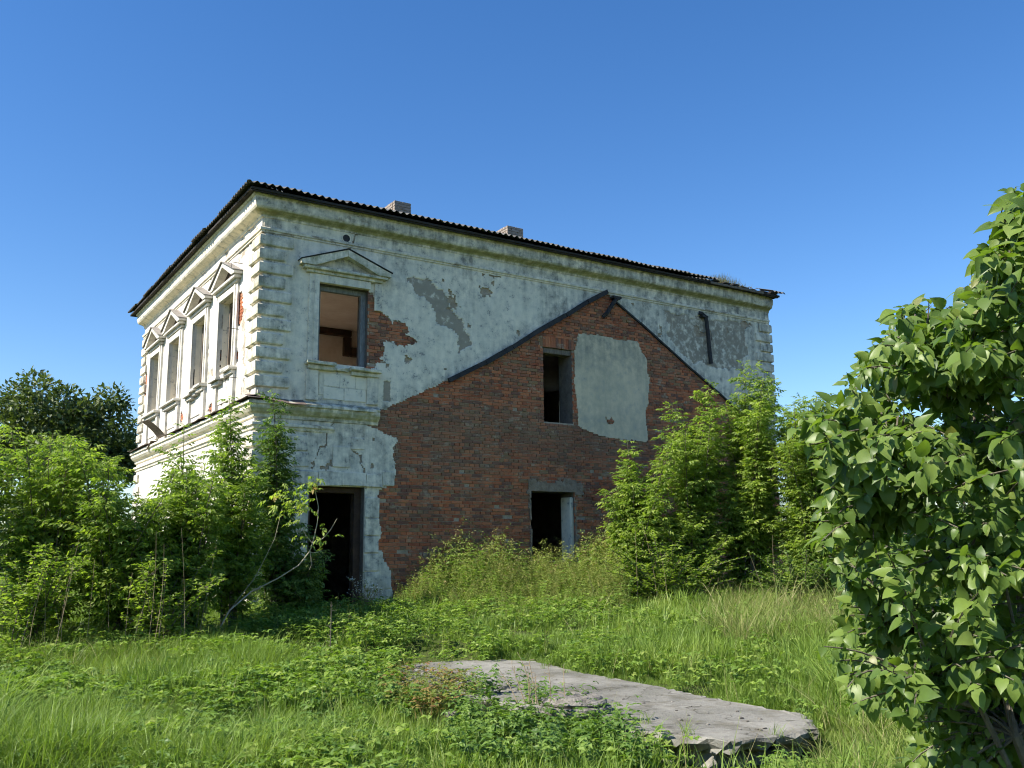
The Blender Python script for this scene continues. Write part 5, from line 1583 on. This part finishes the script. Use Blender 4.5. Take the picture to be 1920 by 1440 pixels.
    rot = np.stack([r.normal(0, .12, len(P)), r.normal(0, .12, len(P)), r.uniform(0, 6.28, len(P))], 1)
    scatter('feathery_weeds', 'olive feathery weeds growing up the foot of the brick wall', P[:, :3], rot, sc, np.where(r.random(len(P)) < .4, r.integers(6, 10, len(P)), r.integers(0, 6, len(P))), [umbel(s, 1.3) for s in range(6)] + [leafy(120 + s, 4, .7, 1.2, .12, .085, .05, 5, MT['weedleaf'], pairs=8, trif=False) for s in range(4)])

    # straw coloured tall grass before the right shrubs
    P = []
    for i in range(330):
        g = gpt(r.uniform(1330, 1700), r.uniform(12.0, 16.6)); P.append(g)
    for i in range(150):
        g = gpt(r.uniform(1500, 1960), r.uniform(5.2, 9.5)); P.append(g)
    for i in range(60):
        g = gpt(r.uniform(820, 1150), r.uniform(15.6, 17.2)); P.append(g)
    for i in range(50):
        g = gpt(r.uniform(20, 330), r.uniform(11.0, 12.4)); P.append(g)
    P = np.array(P)
    rot = np.stack([r.normal(0, .15, len(P)), r.normal(0, .15, len(P)), r.uniform(0, 6.28, len(P))], 1)
    scatter('dry_tall_grass', 'straw coloured tall grass before the right shrubs', P, rot, r.uniform(.6, 1.15, len(P)) * np.where(np.arange(len(P)) < 330, 1, .7), r.integers(0, 4, len(P)), [blades(40 + s, 20, .2, .3, .8, .007, MT['drygrass'], .5, .9) for s in range(4)])

    # seed stalks standing over the grass
    x, y = wedge(r, 900, 4.5, 17); m = clear(x, y); x, y = x[m], y[m]
    rot = np.stack([r.normal(0, .2, len(x)), r.normal(0, .2, len(x)), r.uniform(0, 6.28, len(x))], 1)
    scatter('seed_stalks', 'thin dry seed stalks scattered over the grass', np.stack([x, y, ground_z(x, y)], 1), rot, r.uniform(.6, 1.1, len(x)), r.integers(0, 3, len(x)), [blades(70 + s, 4, .12, .3, .62, .004, MT['drygrass'], .35, .3) for s in range(3)])
    # coarse leafy clumps in the left foreground
    P = []
    for i in range(42):
        g = gpt(r.uniform(-60, 760), r.uniform(5.4, 11)); k_ = r.integers(4, 11)
        for q in range(k_): P.append((g[0] + r.normal(0, .22), g[1] + r.normal(0, .22)))
    P = np.array(P); P = P[clear(P[:, 0], P[:, 1])]
    rot = np.stack([r.normal(0, .2, len(P)), r.normal(0, .2, len(P)), r.uniform(0, 6.28, len(P))], 1)
    scatter('coarse_weeds', 'dark coarse weed clumps in the left foreground grass', np.column_stack([P, ground_z(P[:, 0], P[:, 1])]), rot, r.uniform(.55, 1.05, len(P)), r.integers(0, 4, len(P)), [leafy(160 + s, 3, .2, .42, .07, .085, .05, 4, MT['nettle'], pairs=4, trif=False) for s in range(4)])
    # nettles and other weeds round the slab
    P = []
    while len(P) < 260:
        px = r.uniform(860, 1230); py = r.uniform(1300, 1470); q = gz(px, py, -.55)
        if inpoly(np.array([px]), np.array([py]), [(890, 1310), (960, 1315), (1010, 1345), (1120, 1360), (1180, 1390), (1205, 1410), (1215, 1475), (860, 1475), (850, 1380)])[0]: P.append((q[0], q[1], float(ground_z(*q)) - .01))
    P = np.array(P); rot = np.stack([r.normal(0, .2, len(P)), r.normal(0, .2, len(P)), r.uniform(0, 6.28, len(P))], 1)
    scatter('nettle_clump', 'dark green nettle clump growing against the slab', P, rot, r.uniform(.55, 1.0, len(P)), r.integers(0, 5, len(P)), [leafy(60 + s, 2, .28, .48, .05, .075, .042, 4, MT['nettle'], pairs=6, trif=False) for s in range(5)])
    P = []
    while len(P) < 170:
        px = r.uniform(690, 900); py = r.uniform(1252, 1345); q = gz(px, py, -.40)
        if inpoly(np.array([px]), np.array([py]), [(700, 1275), (770, 1255), (880, 1275), (910, 1300), (880, 1320), (800, 1345), (720, 1330)])[0]: P.append((q[0], q[1], max(float(ground_z(*q)), -.40)))
    P = np.array(P); rot = np.stack([r.normal(0, .1, len(P)), r.normal(0, .1, len(P)), r.uniform(0, 6.28, len(P))], 1)
    scatter('yellowing_weeds', 'yellow and red low weeds creeping over the slab', P, rot, r.uniform(.6, 1.2, len(P)), r.integers(0, 4, len(P)), [leafy(80 + s, 6, .06, .16, .10, .05, .032, 3, MT['redweed']) for s in range(4)])
    # nettle-like growth under the right end of the slab
    P = np.array([gpt(r.uniform(1440, 1600), r.uniform(6.0, 6.9)) for i in range(90)])
    P = P[clear(P[:, 0], P[:, 1])]
    rot = np.stack([r.normal(0, .2, len(P)), r.normal(0, .2, len(P)), r.uniform(0, 6.28, len(P))], 1)
    scatter('slab_end_weeds', 'leafy weeds under the right end of the slab', P, rot, r.uniform(.5, .95, len(P)), r.integers(0, 3, len(P)), [leafy(90 + s, 4, .12, .3, .08, .07, .04, 4, MT['weedleaf'], pairs=3, trif=False) for s in range(3)])
lawn()

# ------------------------------------------------------------------ single small plants
def stalks():
    b = np.array([*gz(1010, 1322, -.5), -.5]); root = empty('dead_weed', tuple(b)); tag(root, 'clump of thin dead weed stalks standing beside the column base', 'weed')
    r = np.random.default_rng(4)
    for (x0, y0, x1, y1) in ((985, 1320, 960, 1248), (992, 1320, 975, 1232), (1000, 1320, 990, 1255), (1010, 1322, 992, 1238), (1005, 1320, 1003, 1262), (1030, 1325, 1028, 1250), (1060, 1335, 1056, 1248), (970, 1318, 940, 1262)):
        a = at(x0, y0, 8.2) - b; c = at(x1, y1, 8.3) - b
        mb = MB(); pts = bez(a, (a + c) / 2 + r.normal(0, .02, 3), c, 6); mb.tube(pts, [.005, .0045, .004, .0035, .003, .002], 5)
        for k in range(4):
            q = pts[2 + k] if k < 4 else pts[-1]; d = norm(r.normal(0, 1, 3)) * .05; d[2] = abs(d[2]); mb.tube([q, q + d], [.002, .003], 4)
        mb.build('stalk', MT['straw'], root, recalc=False)
stalks()
def dry_stem():
    b = gpt(620, 11.8); root = empty('dry_stem', tuple(b)); tag(root, 'single dark dry stem standing upright in the grass before the door', 'weed')
    r = np.random.default_rng(6)
    t = at(621, 1128, 11.8) - b
    mb = MB(); mb.tube(bez(np.zeros(3), t * .5 + [.02, 0, 0], t, 7), [.009, .008, .007, .007, .006, .005, .003], 6)
    for k in range(14):
        q = t * r.uniform(.35, 1.); d = norm(r.normal(0, 1, 3)) * r.uniform(.03, .07); d[2] = abs(d[2]); mb.tube([q, q + d], [.003, .004], 4)
    mb.build('stem', MT['bark'], root, recalc=False)
dry_stem()
def flower_weed(name, label, base, n, h, spread, seed):
    root = empty(name, tuple(base)); tag(root, label, 'weed')
    r = np.random.default_rng(seed); mb = MB(); P = []; L = []
    for i in range(n):
        az = r.uniform(0, 6.28); tip = np.array([math.cos(az) * spread * r.random(), math.sin(az) * spread * r.random(), h * r.uniform(.65, 1.1)])
        pts = bez(np.zeros(3), tip * .5 * [.5, .5, 1.2], tip, 5); mb.tube(pts, [.006, .005, .004, .003, .002], 4)
        for k in range(7):
            P.append(tip + r.normal(0, .035, 3))
        for k in range(5): L.append(pts[1 + k % 4] + r.normal(0, .03, 3))
    mb.build('stems', MT['straw'], root, recalc=False)
    P = np.array(P); L = np.array(L)
    tv, tf = leaflet(.028, .022, .1)
    v, f, t = place(tv, tf, P, r.normal(0, 1, P.shape), np.array([0, 0, 1.]) + r.normal(0, .5, P.shape), r.uniform(.8, 1.4, len(P)), r.random(len(P)))
    tag(link(bpy.data.objects.new('blossoms', fast_mesh('blossoms', v, f, MT['white_petals'], tint=t)), root), kind='stuff')
    tv, tf = leaflet(.075, .028, .2)
    v, f, t = place(tv, tf, L, r.normal(0, 1, L.shape) + [0, 0, .3], np.array([0, 0, 1.]) + r.normal(0, .4, L.shape), r.uniform(.7, 1.3, len(L)), r.random(len(L)))
    tag(link(bpy.data.objects.new('leaves', fast_mesh('leaves', v, f, MT['umbel'], tint=t)), root), kind='stuff')
flower_weed('flowering_weed', 'pale flowering weed at the right side of the dark doorway', gpt(685, 16.6), 26, .62, .34, 3)
flower_weed('flowering_weed', 'small white flowers in the grass under the lilac', gpt(1620, 5.6), 6, .22, .14, 4)

# woods on the horizon behind everything
def woods():
    r = np.random.default_rng(99); P = []; N = []
    for i in range(620):
        az = r.uniform(-.2, 1.35); D = r.uniform(75, 110)
        q = np.array([CAM[0] + math.sin(az) * D, CAM[1] + math.cos(az) * D, 0.])
        H = 3.5 + 5 * float(vnoise(az * 14, 3.)); c = q + [0, 0, H * r.uniform(.0, .8)]; rad = r.uniform(1.2, 2.2)
        n = 75; d = norm(r.normal(0, 1, (n, 3))); P.append(c + d * rad * r.uniform(.6, 1.05, (n, 1))); N.append(d)
    P = np.concatenate(P); N = np.concatenate(N); tv, tf = leaflet(.8, .5, .2)
    v, f, t = place(tv, tf, P, N + r.normal(0, .7, N.shape), np.array([0, 0, 1.]) + r.normal(0, .4, N.shape), r.uniform(.7, 1.2, len(P)), r.random(len(P)))
    tag(link(bpy.data.objects.new('far_woods', fast_mesh('far_woods', v, f, MT['oak'], tint=t))), 'low far woods along the horizon behind the shrubs', kind='stuff')
woods()
